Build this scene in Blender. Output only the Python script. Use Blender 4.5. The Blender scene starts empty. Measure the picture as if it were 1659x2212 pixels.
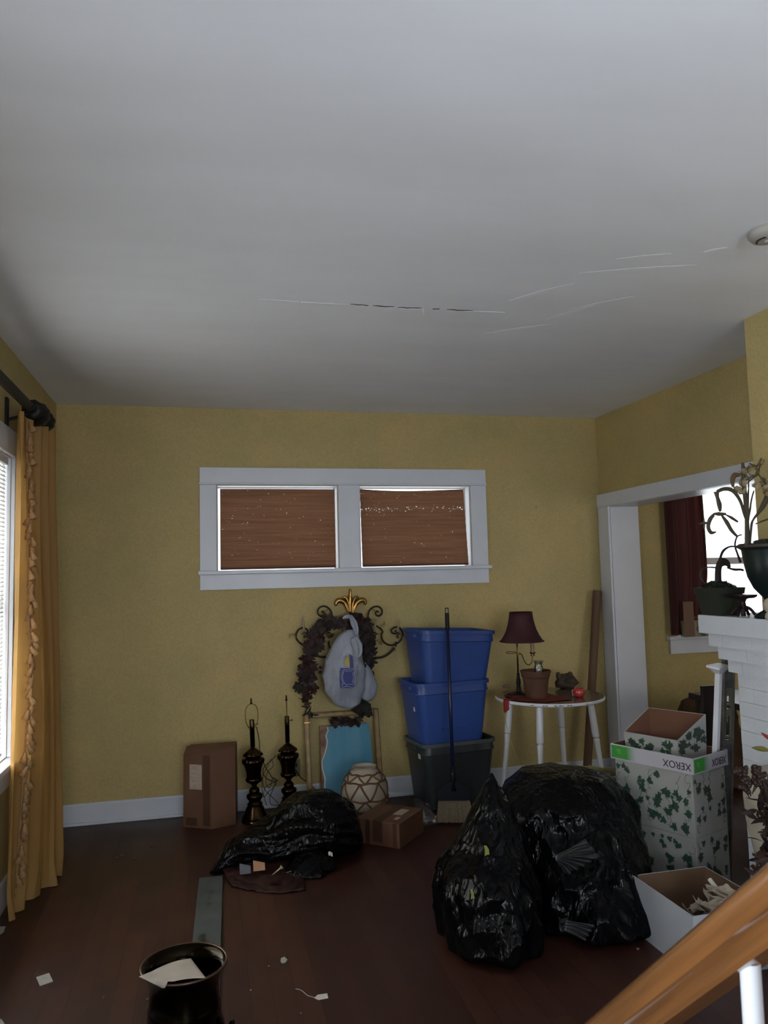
import bpy, bmesh, math, random
from mathutils import Vector, Matrix, noise
random.seed(7)
S = bpy.context.scene
COL = S.collection
PI = math.pi
R = math.radians

# ------------------------------------------------------------------ camera
F_PX, IW, IH = 1655.85, 1659, 2212
CR = ((0.9731263, -0.22901084, -0.02406729), (0.00423026, -0.08672002, 0.99622374), (0.23023315, 0.96955334, 0.08342076))
CAM = Vector((0, 0, 1.5443))
cd = bpy.data.cameras.new('camera'); cam = bpy.data.objects.new('camera', cd); COL.objects.link(cam)
m = Matrix((CR[0], CR[1], [-v for v in CR[2]])).transposed().to_4x4(); m.translation = CAM
cam.matrix_world = m
cd.sensor_fit = 'VERTICAL'; cd.sensor_height = 36.0; cd.lens = 36.0 * F_PX / IH
cd.clip_start = 0.02
cd.dof.use_dof = True; cd.dof.focus_distance = 4.6; cd.dof.aperture_fstop = 12.0
S.camera = cam
# ------------------------------------------------------------------ world / exposure
S.view_settings.view_transform = 'Standard'; S.view_settings.look = 'None'
S.view_settings.exposure = 0.0; S.view_settings.gamma = 1.0; S.view_settings.use_curve_mapping = False
wd = bpy.data.worlds.new('overcast'); S.world = wd; wd.use_nodes = True
bg = wd.node_tree.nodes['Background']; bg.inputs[0].default_value = (0.86, 0.93, 1.0, 1); bg.inputs[1].default_value = 2.6


def area(name, loc, rot, sx, sy, power, color=(1, 1, 1), portal=False, spread=180):
    l = bpy.data.lights.new(name, 'AREA'); l.shape = 'RECTANGLE'; l.size = sx; l.size_y = sy
    l.energy = power; l.color = color; l.spread = R(spread)
    if portal: l.cycles.is_portal = True
    o = bpy.data.objects.new(name, l); COL.objects.link(o); o.location = loc; o.rotation_euler = rot
    return o


area('daylight_left_window', (-1.34, 3.4, 1.30), (0, R(-118), 0), 1.6, 1.7, 430, (0.9, 0.95, 1.0))
area('daylight_near_window', (-1.34, 0.0, 1.25), (0, R(-122), 0), 1.6, 1.8, 125, (0.82, 0.90, 1.0))
area('daylight_rear_window', (0.9, -3.38, 1.2), (R(108), 0, 0), 2.3, 1.6, 106, (0.82, 0.89, 1.0))
area('daylight_back_window', (1.02, 5.75, 1.9), (R(-90), 0, 0), 1.9, 0.7, 2.5, (0.95, 0.97, 1.0))
area('daylight_next_room', (4.3, 5.75, 1.7), (R(-90), 0, 0), 1.2, 1.3, 20, (0.95, 0.97, 1.0))
area('added_fill_next_near', (4.9, 0.62, 1.4), (R(95), 0, 0), 1.6, 1.4, 26, (1.0, 0.97, 0.92))  # added fill to brighten door jamb and next room; no window here
fl = bpy.data.lights.new('phone_flash', 'POINT'); fl.energy = 2.6; fl.shadow_soft_size = 0.006; fl.color = (0.93, 0.96, 1.0)
flo = bpy.data.objects.new('phone_flash', fl); COL.objects.link(flo); flo.location = (-0.02, -0.005, 1.565)

# ------------------------------------------------------------------ helpers
def ray(px, py):
    a, b = (px - IW / 2) / F_PX, -(py - IH / 2) / F_PX
    return Vector([a * CR[0][i] + b * CR[1][i] + CR[2][i] for i in range(3)])
def AY(px, py, y): d = ray(px, py); return CAM + d * (y / d.y)
def AX(px, py, x): d = ray(px, py); return CAM + d * (x / d.x)
def AZ(px, py, z=0.0): d = ray(px, py); return CAM + d * ((z - CAM.z) / d.z)

def lin(r, g, b):
    f = lambda c: (c / 255 / 12.92) if c <= 10 else ((c / 255 + .055) / 1.055) ** 2.4
    return (f(r), f(g), f(b), 1)

MATS = {}
def mat(name, col, rough=.6, metal=0, var=.0, scale=8, bump=0, bscale=60, spec=.5, coat=0, trans=0, stretch=(1, 1, 1), col2=None, detail=4):
    if name in MATS: return MATS[name]
    mt = bpy.data.materials.new(name); mt.use_nodes = True; nt = mt.node_tree; N = nt.nodes; L = nt.links
    b = N['Principled BSDF']
    c = col if len(col) == 4 else (*col, 1)
    b.inputs['Base Color'].default_value = c; b.inputs['Roughness'].default_value = rough
    b.inputs['Metallic'].default_value = metal; b.inputs['Specular IOR Level'].default_value = spec
    b.inputs['Coat Weight'].default_value = coat
    tc = N.new('ShaderNodeTexCoord'); mp = N.new('ShaderNodeMapping'); mp.inputs['Scale'].default_value = stretch
    L.new(tc.outputs['Object'], mp.inputs['Vector'])
    if var or col2:
        nz = N.new('ShaderNodeTexNoise'); nz.inputs['Scale'].default_value = scale; nz.inputs['Detail'].default_value = detail
        L.new(mp.outputs[0], nz.inputs['Vector'])
        rp = N.new('ShaderNodeValToRGB'); rp.color_ramp.elements[0].position = .32; rp.color_ramp.elements[1].position = .68
        k = 1 - var; c2 = col2 or tuple([c[0] * k, c[1] * k, c[2] * k, 1])
        rp.color_ramp.elements[0].color = c2 if len(c2) == 4 else (*c2, 1); rp.color_ramp.elements[1].color = c
        L.new(nz.outputs['Fac'], rp.inputs['Fac']); L.new(rp.outputs['Color'], b.inputs['Base Color'])
    if bump:
        n2 = N.new('ShaderNodeTexNoise'); n2.inputs['Scale'].default_value = bscale; n2.inputs['Detail'].default_value = 3
        L.new(mp.outputs[0], n2.inputs['Vector'])
        bp = N.new('ShaderNodeBump'); bp.inputs['Strength'].default_value = bump; bp.inputs['Distance'].default_value = .01
        L.new(n2.outputs['Fac'], bp.inputs['Height']); L.new(bp.outputs['Normal'], b.inputs['Normal'])
    if trans:
        tr = N.new('ShaderNodeBsdfTranslucent'); mx = N.new('ShaderNodeMixShader'); mx.inputs[0].default_value = trans
        if var or col2: L.new(rp.outputs['Color'], tr.inputs['Color'])
        else: tr.inputs['Color'].default_value = c
        out = N['Material Output']; L.new(b.outputs[0], mx.inputs[1]); L.new(tr.outputs[0], mx.inputs[2]); L.new(mx.outputs[0], out.inputs[0])
    MATS[name] = mt
    return mt

class MB:
    def __init__(s): s.v = []; s.f = []
    def add(s, vs, fs, M=None):
        n = len(s.v)
        s.v += [tuple((M @ Vector(v)) if M else Vector(v)) for v in vs]
        s.f += [tuple(i + n for i in f) for f in fs]; return s
    def box(s, a, b, M=None, ch=0.0):
        x0, y0, z0 = a; x1, y1, z1 = b
        if not ch:
            return s.add([(x, y, z) for z in (z0, z1) for (x, y) in ((x0, y0), (x1, y0), (x1, y1), (x0, y1))],
                         [(3, 2, 1, 0), (4, 5, 6, 7), (0, 1, 5, 4), (1, 2, 6, 5), (2, 3, 7, 6), (3, 0, 4, 7)], M)
        bm = bmesh.new(); bmesh.ops.create_cube(bm, size=1)
        for v in bm.verts: v.co = ((x0 + x1) / 2 + v.co.x * (x1 - x0), (y0 + y1) / 2 + v.co.y * (y1 - y0), (z0 + z1) / 2 + v.co.z * (z1 - z0))
        bmesh.ops.bevel(bm, geom=bm.edges[:], offset=ch, segments=2, affect='EDGES', profile=.5)
        bm.verts.index_update(); s.add([v.co[:] for v in bm.verts], [[v.index for v in f.verts] for f in bm.faces], M); bm.free(); return s
    def lathe(s, prof, n=32, M=None, cap=True, closed=False, rf=None):
        vs = []; fs = []
        for j, (r, z) in enumerate(prof):
            for i in range(n):
                a = 2 * PI * i / n; q = r * (rf(a, z) if rf else 1); vs.append((q * math.cos(a), q * math.sin(a), z))
        J = len(prof)
        for j in range(J if closed else J - 1):
            k = (j + 1) % J
            for i in range(n): fs.append((j * n + i, j * n + (i + 1) % n, k * n + (i + 1) % n, k * n + i))
        if cap and not closed: fs.append(tuple(range(n - 1, -1, -1))); fs.append(tuple((J - 1) * n + i for i in range(n)))
        return s.add(vs, fs, M)
    def tube(s, pts, r, n=8, M=None, cyc=False):
        P = [Vector(p) for p in pts]; K = len(P); vs = []; fs = []
        rr = r if hasattr(r, '__len__') else [r] * K
        up = None
        for i, p in enumerate(P):
            t = (P[(i + 1) % K] - P[i - 1]) if cyc else (P[min(i + 1, K - 1)] - P[max(i - 1, 0)])
            if t.length < 1e-9: t = Vector((0, 0, 1))
            t.normalize()
            if up is None: up = t.orthogonal().normalized()
            up = (up - t * up.dot(t))
            up = up.normalized() if up.length > 1e-6 else t.orthogonal().normalized()
            w = t.cross(up)
            for k in range(n):
                a = 2 * PI * k / n; vs.append(p + (up * math.cos(a) + w * math.sin(a)) * rr[i])
        for i in range(K if cyc else K - 1):
            j = (i + 1) % K
            for k in range(n): fs.append((i * n + k, i * n + (k + 1) % n, j * n + (k + 1) % n, j * n + k))
        if not cyc: fs.append(tuple(range(n - 1, -1, -1))); fs.append(tuple((K - 1) * n + k for k in range(n)))
        return s.add(vs, fs, M)
    def prism(s, pts, M, d):           # outline in local xy, thickness along local z
        n = len(pts)
        return s.add([(x, y, 0) for x, y in pts] + [(x, y, d) for x, y in pts],
                     [tuple(range(n - 1, -1, -1)), tuple(range(n, 2 * n))] + [(i, (i + 1) % n, n + (i + 1) % n, n + i) for i in range(n)], M)
    def grid(s, fn, nu, nv, th=0.0, M=None):
        vs = [Vector(fn(i / nu, j / nv)) for j in range(nv + 1) for i in range(nu + 1)]
        W = nu + 1
        fs = [(j * W + i, j * W + i + 1, (j + 1) * W + i + 1, (j + 1) * W + i) for j in range(nv) for i in range(nu)]
        if th:
            nrm = [Vector((0, 0, 0)) for _ in vs]
            for f in fs:
                q = (vs[f[1]] - vs[f[0]]).cross(vs[f[3]] - vs[f[0]])
                for i in f: nrm[i] += q
            n = len(vs); vs2 = [v - (q.normalized() if q.length > 1e-12 else q) * th for v, q in zip(vs, nrm)]
            fs = fs + [tuple(n + i for i in reversed(f)) for f in fs]
            bd = [i for i in range(nu)] ; 
            ring = list(range(W)) + [j * W + nu for j in range(1, nv + 1)] + [nv * W + i for i in range(nu - 1, -1, -1)] + [j * W for j in range(nv - 1, 0, -1)]
            fs += [(ring[k], ring[k - 1], n + ring[k - 1], n + ring[k]) for k in range(len(ring))]
            vs = vs + vs2
        return s.add(vs, fs, M)

def tag(o, label=None, cat=None, group=None, kind=None):
    if label: o['label'] = label
    if cat: o['category'] = cat
    if group: o['group'] = group
    if kind: o['kind'] = kind
    return o
def mesh(name, mb, mt, smooth=False, auto=None, M=None):
    me = bpy.data.meshes.new(name); vs = mb.v
    if M: vs = [tuple(M @ Vector(v)) for v in vs]
    me.from_pydata(vs, [], mb.f); me.validate(); me.update()
    if mt: me.materials.append(mt)
    if smooth or auto:
        for p in me.polygons: p.use_smooth = True
        if auto:
            bm = bmesh.new(); bm.from_mesh(me)
            for e in bm.edges:
                if len(e.link_faces) == 2 and e.calc_face_angle(0) > R(auto): e.smooth = False
            bm.to_mesh(me); bm.free()
    return me
def put(name, mb, mt, parent=None, loc=None, rot=None, smooth=False, auto=None, label=None, world=True):
    """link a mesh object; with a parent and world=True the vertices are in world space and get moved into the parent's space"""
    M = None
    if parent is not None and world:
        M = parent.matrix_basis.inverted() if parent.parent is None else (parent.parent.matrix_basis @ parent.matrix_basis).inverted()
    elif parent is None and loc is None and mb.v:
        xs = [v[0] for v in mb.v]; ys = [v[1] for v in mb.v]; zs = [v[2] for v in mb.v]
        loc = ((min(xs) + max(xs)) / 2, (min(ys) + max(ys)) / 2, min(zs)); M = Matrix.Translation(-Vector(loc))
    o = bpy.data.objects.new(name, mesh(name, mb, mt, smooth, auto, M)); COL.objects.link(o)
    if loc is not None: o.location = loc
    if rot is not None: o.rotation_euler = rot
    if parent is not None: o.parent = parent
    if label: o['label'] = label
    return o
def thing(name, loc, label, cat, group=None, rz=0):
    o = bpy.data.objects.new(name, None); COL.objects.link(o); o.empty_display_size = .05
    o.location = loc; o.rotation_euler = (0, 0, rz)
    o.matrix_basis = Matrix.Translation(Vector(loc)) @ Matrix.Rotation(rz, 4, 'Z')
    return tag(o, label, cat, group)
def inst(src, parent, M, name=None):
    o = bpy.data.objects.new(name or src.name.split('.')[0], src.data if hasattr(src, 'data') else src); COL.objects.link(o)
    o.parent = parent; o.matrix_basis = (parent.matrix_basis.inverted() @ M) if parent else M
    return o
def T(x, y, z): return Matrix.Translation((x, y, z))
def RZ(a): return Matrix.Rotation(a, 4, 'Z')
def RX(a): return Matrix.Rotation(a, 4, 'X')
def RY(a): return Matrix.Rotation(a, 4, 'Y')
def frame(o, x, y):                      # matrix with origin o, axes x,y (z = x cross y)
    x = Vector(x).normalized(); y = Vector(y); y = (y - x * y.dot(x)).normalized(); z = x.cross(y)
    M = Matrix((x, y, z)).transposed().to_4x4(); M.translation = Vector(o); return M
def smooth_path(P, n=6, cyc=False):
    P = [Vector(p) for p in P]; K = len(P); out = []
    rng = range(K if cyc else K - 1)
    for i in rng:
        if cyc: a, b, c, d = P[i - 1], P[i], P[(i + 1) % K], P[(i + 2) % K]
        else: a, b, c, d = P[max(i - 1, 0)], P[i], P[i + 1], P[min(i + 2, K - 1)]
        for k in range(n):
            t = k / n
            out.append(.5 * ((2 * b) + (c - a) * t + (2 * a - 5 * b + 4 * c - d) * t * t + (3 * b - a - 3 * c + d) * t ** 3))
    if not cyc: out.append(P[-1])
    return out
def fnoise(p, s=1.0): return noise.noise(Vector(p) * s)
def crumple(p, s):
    d, _ = noise.voronoi(Vector(p) * s); return d[1] - d[0]

# ------------------------------------------------------------------ materials
D, XL, XR, H = 5.396, -0.946, 3.003, 2.74

def wall_material():
    mt = bpy.data.materials.new('yellow_sponged_paint'); mt.use_nodes = True; nt = mt.node_tree; N = nt.nodes; L = nt.links
    b = N['Principled BSDF']; b.inputs['Roughness'].default_value = .62; b.inputs['Specular IOR Level'].default_value = .3
    g = N.new('ShaderNodeNewGeometry')
    n1 = N.new('ShaderNodeTexNoise'); n1.inputs['Scale'].default_value = 2.2; n1.inputs['Detail'].default_value = 6; n1.inputs['Roughness'].default_value = .65
    n2 = N.new('ShaderNodeTexNoise'); n2.inputs['Scale'].default_value = 90; n2.inputs['Detail'].default_value = 3
    L.new(g.outputs['Position'], n1.inputs['Vector']); L.new(g.outputs['Position'], n2.inputs['Vector'])
    r1 = N.new('ShaderNodeValToRGB'); r1.color_ramp.elements[0].position = .3; r1.color_ramp.elements[1].position = .7
    r1.color_ramp.elements[0].color = (.43, .355, .155, 1); r1.color_ramp.elements[1].color = (.53, .40, .168, 1)
    r2 = N.new('ShaderNodeValToRGB'); r2.color_ramp.elements[0].position = .36; r2.color_ramp.elements[1].position = .64
    r2.color_ramp.elements[0].color = (.88, .88, .88, 1); r2.color_ramp.elements[1].color = (1, 1, 1, 1)
    mx = N.new('ShaderNodeMix'); mx.data_type = 'RGBA'; mx.blend_type = 'MULTIPLY'; mx.inputs[0].default_value = 1
    L.new(n1.outputs['Fac'], r1.inputs[0]); L.new(n2.outputs['Fac'], r2.inputs[0])
    L.new(r1.outputs[0], mx.inputs[6]); L.new(r2.outputs[0], mx.inputs[7]); L.new(mx.outputs[2], b.inputs['Base Color'])
    bp = N.new('ShaderNodeBump'); bp.inputs['Strength'].default_value = .12; bp.inputs['Distance'].default_value = .004
    L.new(n2.outputs['Fac'], bp.inputs['Height']); L.new(bp.outputs[0], b.inputs['Normal'])
    return mt
def ceiling_material():
    mt = bpy.data.materials.new('white_ceiling_plaster'); mt.use_nodes = True; nt = mt.node_tree; N = nt.nodes; L = nt.links
    b = N['Principled BSDF']; b.inputs['Roughness'].default_value = .75; b.inputs['Specular IOR Level'].default_value = .25
    g = N.new('ShaderNodeNewGeometry'); mp = N.new('ShaderNodeMapping'); mp.inputs['Scale'].default_value = (.9, 3.0, 1); mp.inputs['Rotation'].default_value = (0, 0, .25)
    L.new(g.outputs['Position'], mp.inputs['Vector'])
    n1 = N.new('ShaderNodeTexNoise'); n1.inputs['Scale'].default_value = 1.1; n1.inputs['Detail'].default_value = 5
    L.new(mp.outputs[0], n1.inputs['Vector'])
    r1 = N.new('ShaderNodeValToRGB'); r1.color_ramp.elements[0].position = .35; r1.color_ramp.elements[1].position = .68
    r1.color_ramp.elements[0].color = (.79, .805, .86, 1); r1.color_ramp.elements[1].color = (.84, .86, .93, 1)
    L.new(n1.outputs['Fac'], r1.inputs[0]); L.new(r1.outputs[0], b.inputs['Base Color'])
    n2 = N.new('ShaderNodeTexNoise'); n2.inputs['Scale'].default_value = 55
    L.new(g.outputs['Position'], n2.inputs['Vector'])
    bp = N.new('ShaderNodeBump'); bp.inputs['Strength'].default_value = .08; bp.inputs['Distance'].default_value = .004
    L.new(n2.outputs['Fac'], bp.inputs['Height']); L.new(bp.outputs[0], b.inputs['Normal'])
    return mt
def floor_material():
    mt = bpy.data.materials.new('dark_red_hardwood'); mt.use_nodes = True; nt = mt.node_tree; N = nt.nodes; L = nt.links
    b = N['Principled BSDF']; b.inputs['Specular IOR Level'].default_value = .45
    g = N.new('ShaderNodeNewGeometry'); mp = N.new('ShaderNodeMapping'); mp.inputs['Rotation'].default_value = (0, 0, R(90))
    L.new(g.outputs['Position'], mp.inputs['Vector'])
    br = N.new('ShaderNodeTexBrick'); br.inputs['Scale'].default_value = 1; br.inputs['Brick Width'].default_value = 1.1; br.inputs['Row Height'].default_value = .083
    br.inputs['Mortar Size'].default_value = .0012; br.inputs['Color1'].default_value = (.055, .017, .009, 1); br.inputs['Color2'].default_value = (.036, .0105, .0065, 1)
    br.inputs['Mortar'].default_value = (.014, .006, .004, 1); br.offset = .37
    L.new(mp.outputs[0], br.inputs['Vector'])
    n1 = N.new('ShaderNodeTexNoise'); n1.inputs['Scale'].default_value = 3.5; n1.inputs['Detail'].default_value = 6
    mp2 = N.new('ShaderNodeMapping'); mp2.inputs['Scale'].default_value = (3, .5, 1); L.new(g.outputs['Position'], mp2.inputs['Vector']); L.new(mp2.outputs[0], n1.inputs['Vector'])
    mx = N.new('ShaderNodeMix'); mx.data_type = 'RGBA'; mx.blend_type = 'MULTIPLY'; mx.inputs[0].default_value = .55
    rp = N.new('ShaderNodeValToRGB'); rp.color_ramp.elements[0].color = (.45, .45, .45, 1); L.new(n1.outputs['Fac'], rp.inputs[0])
    L.new(br.outputs['Color'], mx.inputs[6]); L.new(rp.outputs[0], mx.inputs[7]); L.new(mx.outputs[2], b.inputs['Base Color'])
    n3 = N.new('ShaderNodeTexNoise'); n3.inputs['Scale'].default_value = 2.4; n3.inputs['Detail'].default_value = 5; L.new(g.outputs['Position'], n3.inputs['Vector'])
    mr = N.new('ShaderNodeMapRange'); mr.inputs[3].default_value = .34; mr.inputs[4].default_value = .62; L.new(n3.outputs['Fac'], mr.inputs[0]); L.new(mr.outputs[0], b.inputs['Roughness'])
    bp = N.new('ShaderNodeBump'); bp.inputs['Strength'].default_value = .25; bp.inputs['Distance'].default_value = .002
    L.new(br.outputs['Fac'], bp.inputs['Height']); bp.invert = True; L.new(bp.outputs[0], b.inputs['Normal'])
    return mt
M_WALL = wall_material(); M_CEIL = ceiling_material(); M_FLOOR = floor_material()
M_TRIM = mat('white_gloss_trim_paint', (.66, .69, .76), .35, var=.06, scale=5, bump=.04, bscale=40)
M_WHITE = mat('white_paint', (.68, .69, .72), .45, var=.05, scale=9)
M_BRICKP = mat('white_painted_brick', (.66, .69, .73), .5, var=.06, scale=6, bump=.25, bscale=45)
M_CARD = mat('brown_cardboard', (.135, .062, .031), .75, var=.14, scale=6, bump=.05, bscale=120)
M_CARDIN = mat('dark_brown_chipboard', (.13, .052, .026), .8, var=.15, scale=8)
M_PAPER = mat('off_white_paper', (.62, .58, .53), .8, var=.12, scale=12)
M_LABEL = mat('shipping_label_paper', (.46, .37, .31), .7, var=.25, scale=40, stretch=(1, 1, 3))
M_TAPE = mat('brown_packing_tape', (.062, .026, .013), .5)
M_BRASS = mat('dark_aged_brass', (.050, .030, .016), .22, 1, var=.4, scale=14)
M_HARP = mat('dull_brass_wire', (.22, .15, .05), .4, 1)
M_CORD = mat('brown_lamp_cord', (.045, .03, .014), .45)
M_BLACKMETAL = mat('black_iron', (.006, .005, .005), .5, .0, spec=.3)
M_IRON = mat('wrought_iron_bronze', (.03, .022, .013), .42, .8)
M_GOLD = mat('gilded_leaf_metal', (.62, .36, .11), .34, .9, var=.45, scale=30)
M_GLASS = None
def glass(name, tint=(1, 1, 1, 1), fac=.08):
    mt = bpy.data.materials.new(name); mt.use_nodes = True; nt = mt.node_tree; N = nt.nodes; L = nt.links
    N.remove(N['Principled BSDF']); t = N.new('ShaderNodeBsdfTransparent'); t.inputs[0].default_value = tint
    gl = N.new('ShaderNodeBsdfGlossy'); gl.inputs['Roughness'].default_value = .05
    lw = N.new('ShaderNodeLayerWeight'); lw.inputs[0].default_value = .35
    mr = N.new('ShaderNodeMapRange'); mr.inputs[3].default_value = fac; mr.inputs[4].default_value = .7; L.new(lw.outputs['Fresnel'], mr.inputs[0])
    mx = N.new('ShaderNodeMixShader'); L.new(mr.outputs[0], mx.inputs[0]); L.new(t.outputs[0], mx.inputs[1]); L.new(gl.outputs[0], mx.inputs[2])
    L.new(mx.outputs[0], N['Material Output'].inputs[0]); return mt
M_GLASS = glass('window_glass', fac=.03)
M_JAR = glass('clear_jar_glass', (.85, .88, .85, 1), .12)
M_FILM = glass('clear_plastic_film', (.80, .78, .78, 1), .02)

def black_bag_material():
    mt = bpy.data.materials.new('black_bin_liner_plastic'); mt.use_nodes = True; nt = mt.node_tree; N = nt.nodes; L = nt.links
    b = N['Principled BSDF']; b.inputs['Base Color'].default_value = (.0018, .002, .0026, 1); b.inputs['Roughness'].default_value = .15; b.inputs['Specular IOR Level'].default_value = .14
    tc = N.new('ShaderNodeTexCoord'); mp = N.new('ShaderNodeMapping'); mp.inputs['Scale'].default_value = (1, 1, .38); L.new(tc.outputs['Object'], mp.inputs[0])
    n0 = N.new('ShaderNodeTexNoise'); n0.inputs['Scale'].default_value = 5; L.new(mp.outputs[0], n0.inputs['Vector'])
    va = N.new('ShaderNodeMix'); va.data_type = 'RGBA'; va.inputs[0].default_value = .22; L.new(mp.outputs[0], va.inputs[6]); L.new(n0.outputs['Color'], va.inputs[7])
    vo = N.new('ShaderNodeTexVoronoi'); vo.feature = 'DISTANCE_TO_EDGE'; vo.inputs['Scale'].default_value = 17; L.new(va.outputs[2], vo.inputs['Vector'])
    n1 = N.new('ShaderNodeTexNoise'); n1.inputs['Scale'].default_value = 20; n1.inputs['Detail'].default_value = 1.5; n1.inputs['Distortion'].default_value = 2.0; L.new(mp.outputs[0], n1.inputs['Vector'])
    ad = N.new('ShaderNodeMath'); ad.operation = 'MULTIPLY_ADD'; ad.inputs[1].default_value = .55; L.new(n1.outputs['Fac'], ad.inputs[0]); L.new(vo.outputs['Distance'], ad.inputs[2])
    bp = N.new('ShaderNodeBump'); bp.inputs['Strength'].default_value = .75; bp.inputs['Distance'].default_value = .018
    L.new(ad.outputs[0], bp.inputs['Height']); L.new(bp.outputs[0], b.inputs['Normal'])
    return mt
M_BAG = black_bag_material()

# ------------------------------------------------------------------ setting
def struct(name, mb, mt, **k):
    o = put(name, mb, mt, **k); o['kind'] = 'structure'; return o
def wall_mb(axis, c0, c1, u0, u1, z0, z1, holes):
    us = sorted({u0, u1, *[h[0] for h in holes], *[h[1] for h in holes]}); zs = sorted({z0, z1, *[h[2] for h in holes], *[h[3] for h in holes]})
    mb = MB()
    for i in range(len(us) - 1):
        k = 0
        while k < len(zs) - 1:
            um = (us[i] + us[i + 1]) / 2
            solid = lambda k: not any(h[0] < um < h[1] and h[2] < (zs[k] + zs[k + 1]) / 2 < h[3] for h in holes)
            if not solid(k): k += 1; continue
            j = k
            while j + 1 < len(zs) - 1 and solid(j + 1): j += 1
            a, b = zs[k], zs[j + 1]
            if axis == 'y': mb.box((us[i], c0, a), (us[i + 1], c1, b))
            else: mb.box((c0, us[i], a), (c1, us[i + 1], b))
            k = j + 1
    return mb
EX = 6.4
struct('floor', MB().box((-1.1, -3.2, -.12), (EX, 5.6, 0)), M_FLOOR)
ceil = struct('ceiling', MB().box((-1.1, -3.2, H), (EX, 5.6, H + .12)), M_CEIL)
WL = (.095, .941, 1.60, 2.20); WR = (1.102, 1.94, 1.60, 2.20); W3 = (3.62, 4.62, 1.02, 2.36)
struct('wall_back', wall_mb('y', D, D + .16, -1.1, EX, 0, H, [WL, WR, W3]), M_WALL)
LW = (2.75, 4.19, .70, 2.19); LW2 = (-.9, .9, .70, 2.19)
struct('wall_left', wall_mb('x', XL - .16, XL, -3.2, D, 0, H, [LW, LW2]), M_WALL)
struct('wall_right', wall_mb('x', XR, XR + .215, -3.2, D, 0, H, [(3.20, 5.24, 0, 2.043)]), M_WALL)
struct('wall_rear', wall_mb('y', -3.2, -3.05, XL, XR, 0, H, [(-.2, 2.0, .6, 2.1)]), M_WALL)
struct('wall_far', MB().box((EX, -3.2, 0), (EX + .1, 5.6, H)), M_WALL)
struct('wall_next', MB().box((XR + .215, .4, 0), (EX, .5, H)), M_WALL)
# chimney breast above the mantel
struct('wall_chimney', MB().box((2.552, 1.1, 1.33), (XR + .02, 3.116, H)), M_WALL)

put('nail_hole', MB().lathe([(.004, 0), (.004, .0015)], 10, T(*AY(1158, 1096, D)) @ RX(R(90))), mat('dark_nail_head', (.02, .015, .005), .6), bpy.data.objects['wall_back'])
# baseboards
bb = struct('baseboard_back', MB().box((XL, D - .016, 0), (XR, D, .135), ch=.002).box((XL, D - .020, .118), (XR, D, .125)), M_TRIM)
put('shoe_moulding', MB().box((XL, D - .032, 0), (XR, D - .0165, .018), ch=.004), M_TRIM, bb)
bl = struct('baseboard_left', MB().box((XL, -3.0, 0), (XL + .016, D - .02, .135), ch=.002), M_TRIM)
struct('baseboard_next', MB().box((XR + .22, D - .016, 0), (EX, D, .135), ch=.002), M_TRIM)

# window 1 : double window of the back wall
w1 = thing('window_1', (1.02, D, 1.48), None, None); w1['kind'] = 'structure'
def y_box(x0, x1, z0, z1, t, ch=.0025, y=D): return MB().box((x0, y - t, z0), (x1, y, z1), ch=ch)
put('head_casing', y_box(-.02, 2.066, 2.216, 2.322, .022), M_TRIM, w1)
put('head_fillet', y_box(-.026, 2.07, 2.203, 2.2155, .028), M_TRIM, w1)
for a, b in ((-.02, .092), (.944, 1.099), (1.943, 2.066)): put('side_casing', y_box(a, b, 1.609, 2.2025, .02), M_TRIM, w1)
put('window_stool', y_box(-.03, 2.082, 1.583, 1.6085, .05), M_TRIM, w1)
put('apron', y_box(-.02, 2.066, 1.478, 1.5825, .02), M_TRIM, w1)
for (a, b, c, d) in (WL, WR):
    mb = MB()
    mb.box((a, D, c), (a + .004, D + .16, d)).box((b - .004, D, c), (b, D + .16, d)).box((a + .004, D, d - .004), (b - .004, D + .16, d)).box((a + .004, D, c), (b - .004, D + .16, c + .004))
    put('jamb_liner', mb, M_WHITE, w1)
    mb = MB(); s_ = .006; Y0, Y1 = D + .10, D + .12; a += .0045; b -= .0045; c += .0045; d -= .0045
    mb.box((a, Y0, c), (a + s_, Y1, d)).box((b - s_, Y0, c), (b, Y1, d)).box((a + s_, Y0, d - s_), (b - s_, Y1, d)).box((a + s_, Y0, c), (b - s_, Y1, c + s_))
    sash = put('sash', mb, M_WHITE, w1)
    put('pane', MB().box((a + s_ - .004, Y0 + .012, c + s_ - .004), (b - s_ + .004, Y0 + .016, d - s_ + .004)), M_GLASS, sash)

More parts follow.
